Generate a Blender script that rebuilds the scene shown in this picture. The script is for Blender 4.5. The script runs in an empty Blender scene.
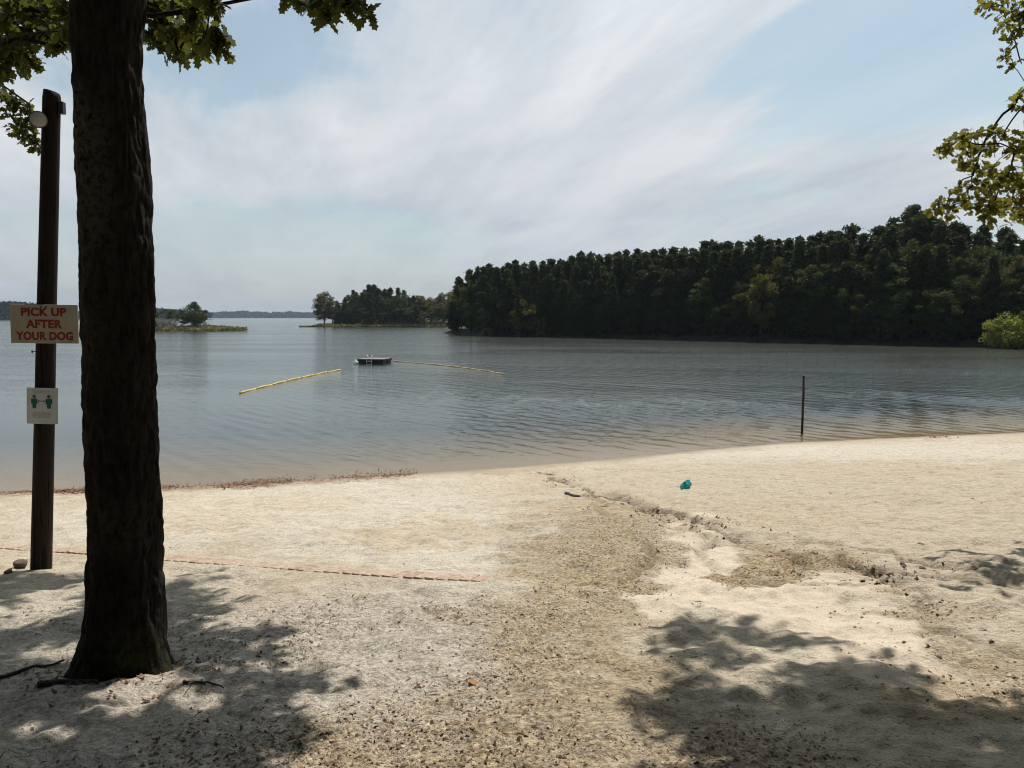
import bpy, math, random
import numpy as np
from mathutils import Vector, Matrix

random.seed(7)
rng = np.random.default_rng(11)
R = math.radians
S = bpy.context.scene
COL = S.collection

# ------------------------------------------------------------------ camera numbers
F = 800.0                                  # focal length in pixels of the 1024 wide frame
CAMZ = 3.6                                 # metres above the lake
PITCH = math.atan((384 - 317) / F)
CP, SP = math.cos(PITCH), math.sin(PITCH)
SUN_EL, SUN_AZ = R(58), R(24)              # sun in front of the camera, a little to the right


def ray(px, py):
    u = (384 - py) / F
    return np.array([(px - 512) / F, CP + u * SP, -SP + u * CP])


def at(px, py, Y):
    d = ray(px, py)
    d = d * (Y / d[1])
    return Vector((d[0], d[1], d[2] + CAMZ))


def project(p):
    x, y, z = p[0], p[1], p[2] - CAMZ
    fwd = y * CP - z * SP
    up = y * SP + z * CP
    return 512 + F * x / fwd, 384 - F * up / fwd


# ------------------------------------------------------------------ noise
def _hash(ix, iy, seed):
    h = (ix.astype(np.int64) * 374761393 + iy.astype(np.int64) * 668265263 + seed * 974711) & 0x7fffffff
    h = ((h ^ (h >> 13)) * 1274126177) & 0x7fffffff
    h = h ^ (h >> 16)
    return (h & 0xffff) / 65535.0


def vnoise(x, y, seed=0):
    x = np.asarray(x, float); y = np.asarray(y, float)
    ix = np.floor(x); iy = np.floor(y)
    fx = x - ix; fy = y - iy
    fx = fx * fx * (3 - 2 * fx); fy = fy * fy * (3 - 2 * fy)
    a = _hash(ix, iy, seed); b = _hash(ix + 1, iy, seed)
    c = _hash(ix, iy + 1, seed); d = _hash(ix + 1, iy + 1, seed)
    return (a * (1 - fx) + b * fx) * (1 - fy) + (c * (1 - fx) + d * fx) * fy - 0.5


def fbm(x, y, seed=0, o=4):
    t = 0.0; a = 1.0
    for k in range(o):
        t = t + a * vnoise(x * 2 ** k, y * 2 ** k, seed + k * 17)
        a *= 0.5
    return t


def sstep(a, b, v):
    t = np.clip((v - a) / (b - a), 0, 1)
    return t * t * (3 - 2 * t)


# ------------------------------------------------------------------ beach height
_SX = np.array([-400, -60, -25, -10.6, -7.4, -4.7, -2.0, -0.3, 2.2, 5.0, 8.2, 11.6, 15.7, 24, 40, 60, 75, 120, 400], float)
_SY = np.array([-60, 6, 13.9, 16.3, 16.7, 17.4, 18.3, 18.9, 20.0, 21.4, 22.8, 23.7, 24.6, 27.5, 35, 60, 90, 150, 200], float)


def shore_y(x):
    return np.interp(x, _SX, _SY) + 0.16 * fbm(np.asarray(x) * 0.55, np.asarray(x) * 0 + 3.3, 5, 3)


# erosion gullies, points on the ground (x, y)
def _pl(x, y, pts):
    best = np.full(np.shape(x), 1e9)
    for (x0, y0), (x1, y1) in zip(pts[:-1], pts[1:]):
        dx, dy = x1 - x0, y1 - y0
        t = np.clip(((x - x0) * dx + (y - y0) * dy) / (dx * dx + dy * dy), 0, 1)
        best = np.minimum(best, np.hypot(x - x0 - t * dx, y - y0 - t * dy))
    return best


def gully_r(x, y, g):
    wx = .34 * fbm(x * 1.1 + 7, y * 1.1, 171, 4); wy = .34 * fbm(x * 1.1, y * 1.1 + 9, 181, 4)
    return _pl(x + wx, y + wy, g)


def base_h(x, y):
    d = shore_y(x) - y
    up = 0.118 * np.maximum(d, 0)
    up = 1.95 - np.log1p(np.exp((1.95 - up) * 6.0)) / 6.0     # flattens out at the top of the beach
    up = np.where(d > 0, up - (1.95 - math.log1p(math.exp(1.95 * 6)) / 6.0) * 1.0, 0)
    dn = -np.minimum(0.032 * np.maximum(-d, 0) + 0.0030 * np.maximum(-d, 0) ** 2, 5.0)
    return np.where(d > 0, up, dn)


def ground_px(px, py):
    """the point of the beach seen at a photograph pixel, found by marching along the sight line"""
    d = ray(px, py)
    ys = np.arange(1.5, 60, 0.02)
    xs = d[0] / d[1] * ys; zs = CAMZ + d[2] / d[1] * ys
    k = np.argmax(zs <= base_h(xs, ys))
    return float(xs[k]), float(ys[k])


GULLY = [[ground_px(*p) for p in path] for path in (
    [(542, 472), (556, 480), (585, 489), (622, 503), (650, 510), (690, 520), (735, 530), (775, 548), (815, 560)],
    [(845, 553), (872, 565), (905, 576), (950, 578), (1000, 588), (1060, 598)],
    [(905, 559), (960, 570), (1040, 582)],
    [(585, 489), (604, 512), (640, 530), (652, 556), (640, 582)],
    [(690, 520), (716, 540), (705, 562), (760, 584), (850, 590)],
    [(735, 530), (800, 541), (872, 549), (950, 560), (1040, 570)],
    [(872, 565), (890, 592), (935, 622), (990, 640), (1050, 668)],
)]
EDGE = [ground_px(*q) for q in ((-12, 546), (70, 551), (150, 557), (200, 560.5), (260, 564), (320, 569), (380, 573.5), (440, 577), (486, 578.5))]
RIDGE = [ground_px(*p) for p in ((640, 582), (720, 588), (800, 590), (880, 597), (960, 606), (1050, 612))]


def H(x, y):
    x = np.asarray(x, float); y = np.asarray(y, float)
    h = base_h(x, y)
    d = shore_y(x) - y
    land = sstep(0.1, 1.5, d)
    near = sstep(60, 25, np.abs(x) + np.abs(y) * 0.3)
    w = land * near
    edge_r = _pl(x, y, EDGE); w = w * (.12 + .88 * sstep(.12, .45, edge_r))
    h = h + w * (0.05 * fbm(x * 0.5, y * 0.4, 21, 3) + 0.030 * fbm(x * 2.2, y * 2.0, 31, 3) + 0.040 * fbm(x * 5.5, y * 5.5, 41, 3) + 0.016 * vnoise(x * 17, y * 15, 47) * sstep(9, 5, y))
    # footprints and scuffs
    h = h + w * 0.075 * np.minimum(0, vnoise(x * 3.4, y * 3.0, 51) + 0.10) * sstep(-0.1, .2, fbm(x * .4, y * .3, 61, 2) + .12)
    wob = 0.20 * fbm(x * 1.6, y * 1.6, 71, 4)
    for i, g in enumerate(GULLY):
        r = gully_r(x, y, g)
        wd = (0.085, 0.075, 0.055, .06, .06, .05, .06)[i] * (1 + .8 * vnoise(x * 2, y * 2, 85)); dp = (0.046, 0.048, 0.032, .030, .034, .026, .036)[i] * (.45 + .9 * sstep(-.25, .25, vnoise(x * 1.1, y * 1.1, 83)))
        h = h - w * dp * np.exp(-(r / wd) ** 2) + w * 0.008 * np.exp(-((r - 2 * wd) / wd) ** 2)
    rr = _pl(x, y, RIDGE) + wob * 0.6
    h = h + w * 0.02 * np.exp(-(rr / 0.16) ** 2)
    h = h + .02 * np.exp(-((x + 2.08) ** 2 + (y - 4.2) ** 2) / .28)
    # small swash ledge at the water's edge
    h = h + 0.02 * np.exp(-((d - 0.55) / 0.3) ** 2) * near
    return h


def Hs(x, y):
    return float(H(np.array([x]), np.array([y]))[0])


def gpt(px, py):
    x, y = ground_px(px, py)
    return Vector((x, y, Hs(x, y)))


# ------------------------------------------------------------------ object helpers
def tag(o, label=None, cat=None, group=None, kind=None):
    if label: o['label'] = label
    if cat: o['category'] = cat
    if group: o['group'] = group
    if kind: o['kind'] = kind
    return o


def mesh_np(name, verts, loops, starts, mat, parent=None, smooth=False, uvs=None):
    """one mesh object out of flat numpy arrays"""
    me = bpy.data.meshes.new(name)
    verts = np.asarray(verts, np.float32)
    me.vertices.add(len(verts)); me.vertices.foreach_set('co', verts.ravel())
    loops = np.asarray(loops, np.int32); starts = np.asarray(starts, np.int32)
    me.loops.add(len(loops)); me.loops.foreach_set('vertex_index', loops)
    me.polygons.add(len(starts)); me.polygons.foreach_set('loop_start', starts)
    if smooth: me.polygons.foreach_set('use_smooth', np.ones(len(starts), bool))
    me.update(calc_edges=True); me.validate()
    me.materials.append(mat)
    o = bpy.data.objects.new(name, me); COL.objects.link(o)
    if parent is not None: o.parent = parent
    return o


class MB:
    """collects faces and links them as one mesh"""
    def __init__(s): s.v = []; s.f = []

    def add(s, vs, fs):
        n = len(s.v); s.v += [tuple(v) for v in vs]; s.f += [tuple(i + n for i in f) for f in fs]

    def box(s, c, size, rot=None, bev=0.0):
        hx, hy, hz = size[0] / 2, size[1] / 2, size[2] / 2
        M = rot if rot is not None else Matrix.Identity(3)
        b = min(bev, hx * .9, hy * .9, hz * .9)
        if b <= 0:
            vs = [Vector((x, y, z)) for x in (-hx, hx) for y in (-hy, hy) for z in (-hz, hz)]
            fs = [(0, 1, 3, 2), (4, 6, 7, 5), (0, 4, 5, 1), (2, 3, 7, 6), (0, 2, 6, 4), (1, 5, 7, 3)]
        else:
            import bmesh
            bm = bmesh.new(); bmesh.ops.create_cube(bm, size=1)
            for v in bm.verts: v.co = Vector((v.co.x * 2 * hx, v.co.y * 2 * hy, v.co.z * 2 * hz))
            bmesh.ops.bevel(bm, geom=list(bm.edges), offset=b, segments=2, profile=.5, affect='EDGES')
            bm.verts.index_update()
            vs = [v.co.copy() for v in bm.verts]; fs = [[v.index for v in f.verts] for f in bm.faces]; bm.free()
        s.add([M @ v + Vector(c) for v in vs], fs)

    def tube(s, pts, rad, n=8, cap=True):
        pts = [Vector(p) for p in pts]
        rads = rad if hasattr(rad, '__len__') else [rad] * len(pts)
        vs = []; fs = []
        ref = None
        for i, p in enumerate(pts):
            t = (pts[min(i + 1, len(pts) - 1)] - pts[max(i - 1, 0)]).normalized()
            if ref is None:
                ref = Vector((0, 0, 1)) if abs(t.z) < .9 else Vector((1, 0, 0))
            a = (ref - t * ref.dot(t)).normalized(); ref = a; b = t.cross(a)
            for k in range(n):
                an = 2 * math.pi * k / n
                vs.append(p + (a * math.cos(an) + b * math.sin(an)) * rads[i])
        for i in range(len(pts) - 1):
            for k in range(n):
                k2 = (k + 1) % n
                fs.append((i * n + k, i * n + k2, (i + 1) * n + k2, (i + 1) * n + k))
        if cap:
            fs.append(tuple(range(n))[::-1]); fs.append(tuple((len(pts) - 1) * n + k for k in range(n)))
        s.add(vs, fs)

    def lathe(s, origin, axis, prof, n=24):
        axis = Vector(axis).normalized()
        a = axis.orthogonal().normalized(); b = axis.cross(a)
        vs = []; fs = []
        for (r, h) in prof:
            for k in range(n):
                an = 2 * math.pi * k / n
                vs.append(Vector(origin) + axis * h + (a * math.cos(an) + b * math.sin(an)) * max(r, 1e-4))
        for i in range(len(prof) - 1):
            for k in range(n):
                k2 = (k + 1) % n
                fs.append((i * n + k, i * n + k2, (i + 1) * n + k2, (i + 1) * n + k))
        s.add(vs, fs)

    def build(s, name, mat, parent=None, smooth=False):
        me = bpy.data.meshes.new(name); me.from_pydata(s.v, [], s.f); me.update()
        me.materials.append(mat)
        if smooth:
            for p in me.polygons: p.use_smooth = True
        o = bpy.data.objects.new(name, me); COL.objects.link(o)
        if parent is not None: o.parent = parent
        return o


def empty(name, loc=(0, 0, 0)):
    o = bpy.data.objects.new(name, None); COL.objects.link(o); o.location = loc
    o.empty_display_size = .2
    return o


def rebase(o, loc):
    """give an object built in world coordinates an origin at its base"""
    loc = Vector(loc)
    o.data.transform(Matrix.Translation(-loc)); o.location = loc
    return o


# ------------------------------------------------------------------ materials
class NT:
    def __init__(s, name):
        m = bpy.data.materials.new(name); m.use_nodes = True
        s.m = m; s.t = m.node_tree; s.t.nodes.clear()
        s.out = s.t.nodes.new('ShaderNodeOutputMaterial')

    def n(s, kind, **kw):
        nd = s.t.nodes.new('ShaderNode' + kind)
        for k, v in kw.items():
            if hasattr(nd, k) and not k[0].isupper(): setattr(nd, k, v)
            else: nd.inputs[k.replace('_', ' ')].default_value = v
        return nd

    def l(s, a, b): s.t.links.new(a, b)

    def mix(s, fac, a, b, mode='MIX'):
        nd = s.t.nodes.new('ShaderNodeMix'); nd.data_type = 'RGBA'; nd.blend_type = mode
        for sock, v in ((nd.inputs[0], fac), (nd.inputs[6], a), (nd.inputs[7], b)):
            if hasattr(v, 'is_linked'): s.l(v, sock)
            else: sock.default_value = v if not isinstance(v, tuple) else (*v, 1)[:4]
        return nd.outputs[2]

    def math(s, op, a, b=0.0, clamp=False):
        nd = s.t.nodes.new('ShaderNodeMath'); nd.operation = op; nd.use_clamp = clamp
        for sock, v in ((nd.inputs[0], a), (nd.inputs[1], b)):
            if hasattr(v, 'is_linked'): s.l(v, sock)
            else: sock.default_value = v
        return nd.outputs[0]

    def ramp(s, fac, stops):
        nd = s.t.nodes.new('ShaderNodeValToRGB')
        e = nd.color_ramp.elements
        while len(e) < len(stops): e.new(.5)
        for el, (p, c) in zip(e, stops):
            el.position = p; el.color = (c, c, c, 1) if not isinstance(c, tuple) else (*c, 1)
        s.l(fac, nd.inputs[0])
        return nd.outputs[0]

    def noise(s, vec, scale, detail=3, rough=.55):
        nd = s.n('TexNoise'); nd.inputs['Scale'].default_value = scale
        nd.inputs['Detail'].default_value = detail; nd.inputs['Roughness'].default_value = rough
        s.l(vec, nd.inputs['Vector'])
        return nd.outputs['Fac']

    def attr(s, name):
        nd = s.n('Attribute'); nd.attribute_name = name
        return nd.outputs['Fac']


def simple(name, col, rough=.7, var=.25, scale=12, metal=0.0, bump=0.0, spec=.3):
    g = NT(name)
    tc = g.n('TexCoord')
    nz = g.noise(tc.outputs['Object'], scale, 4)
    c = g.mix(g.ramp(nz, [(.3, 0.0), (.7, 1.0)]), tuple(x * (1 - var) for x in col), tuple(min(1, x * (1 + var)) for x in col))
    p = g.n('BsdfPrincipled'); p.inputs['Roughness'].default_value = rough; p.inputs['Metallic'].default_value = metal
    p.inputs['Specular IOR Level'].default_value = spec
    g.l(c, p.inputs['Base Color'])
    if bump:
        b = g.n('Bump'); b.inputs['Strength'].default_value = bump; b.inputs['Distance'].default_value = .01
        g.l(nz, b.inputs['Height']); g.l(b.outputs[0], p.inputs['Normal'])
    g.l(p.outputs[0], g.out.inputs[0])
    return g.m


def leaf_mat(name, a, b, trans=(.2, .25, .04), tfac=.35, rand=True, scale=1.5):
    """leaf colour varies from leaf to leaf (island) and from tree to tree (object)"""
    g = NT(name)
    geo = g.n('NewGeometry'); oi = g.n('ObjectInfo')
    f = g.math('ADD', g.math('MULTIPLY', geo.outputs['Random Per Island'], .6), g.math('MULTIPLY', oi.outputs['Random'], .4))
    c = g.mix(f, a, b)
    d = g.n('BsdfPrincipled'); d.inputs['Roughness'].default_value = .7; d.inputs['Specular IOR Level'].default_value = .15
    g.l(c, d.inputs['Base Color'])
    t = g.n('BsdfTranslucent'); t.inputs['Color'].default_value = (*trans, 1)
    m = g.n('MixShader'); m.inputs[0].default_value = tfac
    g.l(d.outputs[0], m.inputs[1]); g.l(t.outputs[0], m.inputs[2])
    g.l(m.outputs[0], g.out.inputs[0])
    return g.m


def sand_material():
    g = NT('beach_sand')
    tc = g.n('TexCoord'); P = tc.outputs['Object']
    n_big = g.noise(P, .9, 5, .6); n_mid = g.noise(P, 5, 5, .6); n_fine = g.noise(P, 32, 5, .65); n_grain = g.noise(P, 160, 3, .6)
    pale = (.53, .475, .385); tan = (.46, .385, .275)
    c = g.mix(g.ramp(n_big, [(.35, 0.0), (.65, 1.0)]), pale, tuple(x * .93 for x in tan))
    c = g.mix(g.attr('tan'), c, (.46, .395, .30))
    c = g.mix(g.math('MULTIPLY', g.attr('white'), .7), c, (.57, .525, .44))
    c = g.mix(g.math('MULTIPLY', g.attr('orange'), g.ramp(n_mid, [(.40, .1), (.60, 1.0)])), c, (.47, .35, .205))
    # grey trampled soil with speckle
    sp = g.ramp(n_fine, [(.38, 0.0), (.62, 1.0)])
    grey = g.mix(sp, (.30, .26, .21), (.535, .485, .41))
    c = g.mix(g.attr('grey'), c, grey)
    grav = g.mix(sp, (.15, .108, .060), (.47, .37, .225))
    gf = g.math('MULTIPLY', g.attr('gravel'), g.ramp(n_mid, [(.30, .45), (.55, 1.0)]))
    c = g.mix(gf, c, grav)
    c = g.mix(g.attr('pink'), c, (.525, .448, .352))
    # dark brown along the gully lines and in one small strip
    c = g.mix(g.math('MULTIPLY', g.attr('dark'), g.ramp(n_fine, [(.4, .25), (.6, 1.0)])), c, (.085, .06, .038))
    # fine specks everywhere
    smooth = g.math('SUBTRACT', 1.0, g.math('MULTIPLY', g.attr('pink'), .5))
    sk = g.ramp(g.noise(P, 60, 2, .5), [(.60, 0.0), (.66, 1.0)])
    c = g.mix(g.math('MULTIPLY', g.math('MULTIPLY', sk, .62), smooth), c, (.15, .105, .065))
    sk2 = g.ramp(g.noise(P, 27, 4, .75), [(.64, 0.0), (.69, 1.0)])
    c = g.mix(g.math('MULTIPLY', g.math('MULTIPLY', sk2, .6), smooth), c, (.17, .12, .075))
    mot = g.ramp(g.noise(P, 13, 5, .68), [(.34, (.74, .70, .64)), (.50, (1.0, 1.0, 1.0)), (.68, (1.14, 1.14, 1.14))])
    c = g.mix(g.math('MULTIPLY', smooth, .8), c, mot, 'MULTIPLY')
    gr = g.ramp(n_grain, [(.3, .80), (.7, 1.18)])
    c = g.mix(1.0, c, gr, 'MULTIPLY')
    c = g.mix(g.attr('bed'), c, (.42, .315, .165))
    c = g.mix(g.math('MULTIPLY', g.attr('damp'), .6), c, (.34, .275, .195))
    c = g.mix(g.math('MULTIPLY', g.attr('wet'), .9), c, (.24, .185, .125))
    c = g.mix(g.math('MULTIPLY', g.attr('rust'), g.ramp(n_mid, [(.35, .35), (.55, 1.0)])), c, (.19, .105, .06))
    p = g.n('BsdfPrincipled'); p.inputs['Specular IOR Level'].default_value = .15
    g.l(c, p.inputs['Base Color'])
    g.l(g.math('SUBTRACT', .97, g.math('MULTIPLY', g.attr('wet'), .5)), p.inputs['Roughness'])
    hgt = g.math('ADD', g.math('MULTIPLY', n_mid, 1.2), g.math('ADD', g.math('MULTIPLY', n_fine, .38), g.math('MULTIPLY', n_grain, .14)))
    b = g.n('Bump'); g.l(g.math('MULTIPLY', smooth, .95), b.inputs['Strength']); b.inputs['Distance'].default_value = .06
    g.l(hgt, b.inputs['Height']); g.l(b.outputs[0], p.inputs['Normal'])
    g.l(p.outputs[0], g.out.inputs[0])
    return g.m


def water_material():
    g = NT('lake_water')
    geo = g.n('NewGeometry'); P = geo.outputs['Position']

    def turned(angle, long_):
        mp = g.n('Mapping'); mp.vector_type = 'TEXTURE'
        mp.inputs['Rotation'].default_value = (0, 0, R(angle)); mp.inputs['Scale'].default_value = (long_, 1, 1)
        g.l(P, mp.inputs['Vector'])
        return mp.outputs[0]

    def bands(angle, long_, period, dist):
        wv = g.n('TexWave'); wv.wave_type = 'BANDS'; wv.bands_direction = 'Y'; wv.wave_profile = 'SIN'
        wv.inputs['Scale'].default_value = .314 / period; wv.inputs['Distortion'].default_value = dist
        wv.inputs['Detail'].default_value = 3; wv.inputs['Detail Scale'].default_value = 1.3; wv.inputs['Detail Roughness'].default_value = .55
        g.l(turned(angle, long_), wv.inputs['Vector'])
        return wv.outputs['Fac']
    # crests run from far left to near right, crossed by a weaker set
    w0 = bands(-52, 2.6, .95, 5.0)
    w1 = g.noise(turned(-46, 3.2), 1.3, 3, .55)
    w2 = g.noise(turned(-20, 2.2), 3.4, 3, .6)
    w3 = g.noise(turned(-60, 1.6), 11.0, 2, .5)
    gust = g.ramp(g.noise(turned(-10, 3.0), .10, 3), [(.36, .45), (.62, 1.0)])
    calm = g.attr('calm')
    h = g.math('ADD', g.math('MULTIPLY', w0, .11), g.math('ADD', g.math('MULTIPLY', w1, .62), g.math('ADD', g.math('MULTIPLY', w2, .42), g.math('MULTIPLY', w3, .05))))
    h = g.math('MULTIPLY', h, g.math('MULTIPLY', gust, calm))
    b = g.n('Bump'); b.inputs['Strength'].default_value = 1.0; b.inputs['Distance'].default_value = .22
    g.l(h, b.inputs['Height'])
    N = b.outputs[0]
    gl = g.n('BsdfGlossy'); gl.inputs['Roughness'].default_value = .09; gl.inputs['Color'].default_value = (.88, .92, .925, 1)
    g.l(N, gl.inputs['Normal'])
    fr = g.n('Fresnel'); fr.inputs['IOR'].default_value = 1.333; g.l(N, fr.inputs['Normal'])
    tr = g.n('BsdfTransparent'); tr.inputs['Color'].default_value = (.88, .82, .64, 1)
    df = g.n('BsdfDiffuse'); df.inputs['Color'].default_value = (.042, .045, .036, 1)
    mk = g.n('MixShader'); g.l(g.attr('murk'), mk.inputs[0]); g.l(tr.outputs[0], mk.inputs[1]); g.l(df.outputs[0], mk.inputs[2])
    mx = g.n('MixShader'); g.l(fr.outputs[0], mx.inputs[0]); g.l(mk.outputs[0], mx.inputs[1]); g.l(gl.outputs[0], mx.inputs[2])
    g.l(mx.outputs[0], g.out.inputs[0])
    return g.m


def bark_material(name='oak_bark', dark=(.008, .006, .006), light=(.024, .0195, .017), lichen=True):
    g = NT(name)
    tc = g.n('TexCoord'); P = tc.outputs['Object']
    mp = g.n('Mapping'); mp.inputs['Scale'].default_value = (1, 1, .42); g.l(P, mp.inputs['Vector'])
    n1 = g.noise(mp.outputs[0], 28, 6, .65)
    c = g.mix(g.ramp(n1, [(.35, 0.0), (.65, 1.0)]), dark, light)
    if lichen:
        nl = g.noise(P, 22, 6, .75)
        lf = g.math('MULTIPLY', g.attr('lichen'), g.ramp(nl, [(.42, 0.0), (.52, 1.0)]))
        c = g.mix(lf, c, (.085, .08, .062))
        mf = g.math('MULTIPLY', g.attr('moss'), g.ramp(g.noise(P, 20, 5, .7), [(.40, 0.0), (.58, 1.0)]))
        c = g.mix(mf, c, (.030, .036, .012))
    p = g.n('BsdfPrincipled'); p.inputs['Roughness'].default_value = .95; p.inputs['Specular IOR Level'].default_value = .1
    g.l(c, p.inputs['Base Color'])
    b = g.n('Bump'); b.inputs['Strength'].default_value = .9; b.inputs['Distance'].default_value = .02
    g.l(n1, b.inputs['Height']); g.l(b.outputs[0], p.inputs['Normal'])
    g.l(p.outputs[0], g.out.inputs[0])
    return g.m


def brick_material():
    g = NT('worn_brick')
    tc = g.n('TexCoord'); geo = g.n('NewGeometry')
    c = g.mix(geo.outputs['Random Per Island'], (.27, .165, .115), (.36, .26, .19))
    n = g.noise(tc.outputs['Object'], 22, 5, .65)
    c = g.mix(g.ramp(n, [(.45, 0.0), (.64, .8)]), c, (.46, .40, .31))
    p = g.n('BsdfPrincipled'); p.inputs['Roughness'].default_value = .95
    g.l(c, p.inputs['Base Color'])
    b = g.n('Bump'); b.inputs['Strength'].default_value = .5; b.inputs['Distance'].default_value = .01
    g.l(n, b.inputs['Height']); g.l(b.outputs[0], p.inputs['Normal'])
    g.l(p.outputs[0], g.out.inputs[0])
    return g.m


def bits_material(name, a, b, rough=.9):
    g = NT(name)
    geo = g.n('NewGeometry')
    c = g.mix(geo.outputs['Random Per Island'], a, b)
    p = g.n('BsdfPrincipled'); p.inputs['Roughness'].default_value = rough; p.inputs['Specular IOR Level'].default_value = .2
    g.l(c, p.inputs['Base Color']); g.l(p.outputs[0], g.out.inputs[0])
    return g.m


M_SAND = sand_material(); M_WATER = water_material(); M_BARK = bark_material(); M_BRICK = brick_material()
M_TWIG = simple('twig_bark', (.05, .038, .03), .9, .4, 30)
M_OAK = leaf_mat('oak_leaf', (.018, .026, .008), (.045, .055, .015), (.14, .15, .022), .36)
M_OAK_SUN = leaf_mat('oak_leaf_backlit', (.045, .054, .013), (.10, .095, .022), (.24, .22, .03), .40)  # brighter, yellower copy of the oak leaf, sun shining through painted into its colour
M_PINE = leaf_mat('pine_needles', (.010, .015, .006), (.042, .054, .017), (.065, .085, .016), .25)
M_BROAD = leaf_mat('tree_leaves', (.010, .017, .007), (.046, .060, .018), (.09, .12, .022), .30)
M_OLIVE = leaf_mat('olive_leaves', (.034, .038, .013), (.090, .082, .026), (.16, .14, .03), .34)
M_PALE = leaf_mat('pale_leaves', (.07, .075, .04), (.13, .13, .07), (.11, .11, .05), .28)
M_LIME = leaf_mat('bright_leaves', (.08, .11, .018), (.16, .19, .03), (.30, .33, .045), .42)
M_FTRUNK = simple('far_trunk_bark', (.020, .017, .014), .9, .4, 3)
M_GREYWOOD = simple('weathered_wood', (.22, .20, .175), .9, .3, 6)
M_FARWOOD = bits_material('far_wood_leaves', (.008, .014, .010), (.020, .028, .014))
M_BANK = simple('bank_soil', (.030, .026, .016), .95, .5, .6)
M_GRASS = leaf_mat('bank_grass', (.13, .13, .05), (.24, .20, .09), (.2, .2, .06), .25)

# ------------------------------------------------------------------ beach and lake bed: one sheet to the horizon
def axis(fine):
    """concatenate (start, stop, step) runs into one coordinate list"""
    out = [fine[0][0]]
    for a, b, s in fine:
        n = max(1, int(round((b - a) / s)))
        out += list(np.linspace(a, b, n + 1)[1:])
    return np.array(out)


def grow(a, b, s0, k=1.35):
    out = []; v = a; s = s0; sg = 1 if b > a else -1
    while sg * (b - v) > s:
        v += sg * s; out.append(v); s *= k
    out.append(b)
    return np.array(out)


EXT = 3600.0


def ground_masks(x, y):
    """which kind of ground lies where, from spots measured on the beach"""
    z = base_h(x, y)
    px, py = project((x, np.maximum(y, 1.0), z))
    j = fbm(x * 1.3, y * 1.3, 91, 4); j2 = fbm(x * 3.1, y * 3.1, 97, 4)
    px = px + 60 * j * np.clip((py - 400) / 150, .3, 1.6) + 22 * j2; py = py + 26 * j2 * np.clip((py - 420) / 150, .15, 1.4)

    def blob(cx, cy, rx, ry, soft=.35, ang=0.0):
        ca, sa = math.cos(R(ang)), math.sin(R(ang))
        dx, dy = px - cx, py - cy
        u = (dx * ca + dy * sa) / rx; v = (-dx * sa + dy * ca) / ry
        return sstep(1 + soft, 1 - soft, np.hypot(u, v))

    def union(*b):
        r = 0
        for k in b: r = np.maximum(r, k)
        return r
    d = shore_y(x) - y
    m = {}
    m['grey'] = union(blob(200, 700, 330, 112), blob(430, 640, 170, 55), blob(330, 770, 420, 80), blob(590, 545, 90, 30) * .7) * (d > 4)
    m['gravel'] = union(blob(570, 680, 110, 110) * .75, blob(590, 560, 70, 55, .5) * .85, blob(560, 770, 260, 60) * .8, blob(775, 568, 85, 24, .25) * .95,
                        blob(640, 525, 60, 22, .5) * .6, blob(950, 632, 80, 24, .3) * .5, blob(1000, 680, 110, 45) * .5, blob(905, 612, 90, 12, .4) * .6)
    m['pink'] = union(blob(760, 602, 130, 17, .15), blob(860, 640, 110, 28, .2, 18), blob(690, 560, 28, 45, .25), blob(700, 600, 90, 14, .2)) * .9
    m['tan'] = union(blob(820, 500, 260, 48, .5), blob(980, 540, 160, 60, .5)) * .85
    m['white'] = union(blob(330, 510, 190, 30, .5), blob(560, 555, 110, 18, .5) * .8, blob(820, 452, 250, 9, .6), blob(120, 530, 120, 20, .5) * .7, blob(430, 560, 120, 14, .5))
    m['orange'] = union(blob(430, 530, 70, 14, .6) * .65, blob(300, 500, 60, 8, .6) * .5, blob(190, 520, 60, 9, .6) * .5, blob(520, 480, 60, 8, .6) * .45, blob(590, 510, 60, 14, .6) * .5, blob(230, 508, 90, 13, .6) * .45, blob(780, 515, 90, 12, .7) * .4, blob(900, 470, 90, 7, .6) * .35, blob(870, 610, 100, 7, .5) * .5, blob(960, 660, 70, 22, .5) * .4)
    m['rust'] = union(sstep(1.0, .2, np.abs(d - .45 + .3 * j)) * sstep(-1.6, -4.0, x) * sstep(.35, .55, vnoise(x * 4, y * 6, 7) + .62) * .75,
                      blob(935, 438, 12, 1.0, .6) * .3)
    dark = 0
    for i, g in enumerate(GULLY):
        r = gully_r(x, y, g) + .04 * fbm(x * 6, y * 6, 7, 3)
        dark = np.maximum(dark, np.maximum(sstep(.20, .0, r) * .75 * sstep(-.10, .16, vnoise(x * 1.7, y * 1.7, 13)), sstep(.075, .02, r) * sstep(-.3, 0, vnoise(x * 2.3, y * 2.3, 14))) * (1.0, .9, .7, .5, .7, .6, .7)[i])
    m['dark'] = np.maximum(dark, blob(175, 594, 22, 3) * .5)
    m['wet'] = np.maximum(sstep(.95, .10, d + .6 * vnoise(x * 1.5, y * 1.5, 3)), (d < 0) * 1.0)
    m['damp'] = sstep(2.0, .2, d + 1.1 * fbm(x * .8, y * .8, 33, 3))
    m['bed'] = sstep(.05, -.3, d)
    m['gravel'] = m['gravel'] * (1 - .9 * m['pink']); m['grey'] = m['grey'] * (1 - .8 * m['pink'])
    return m


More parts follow.
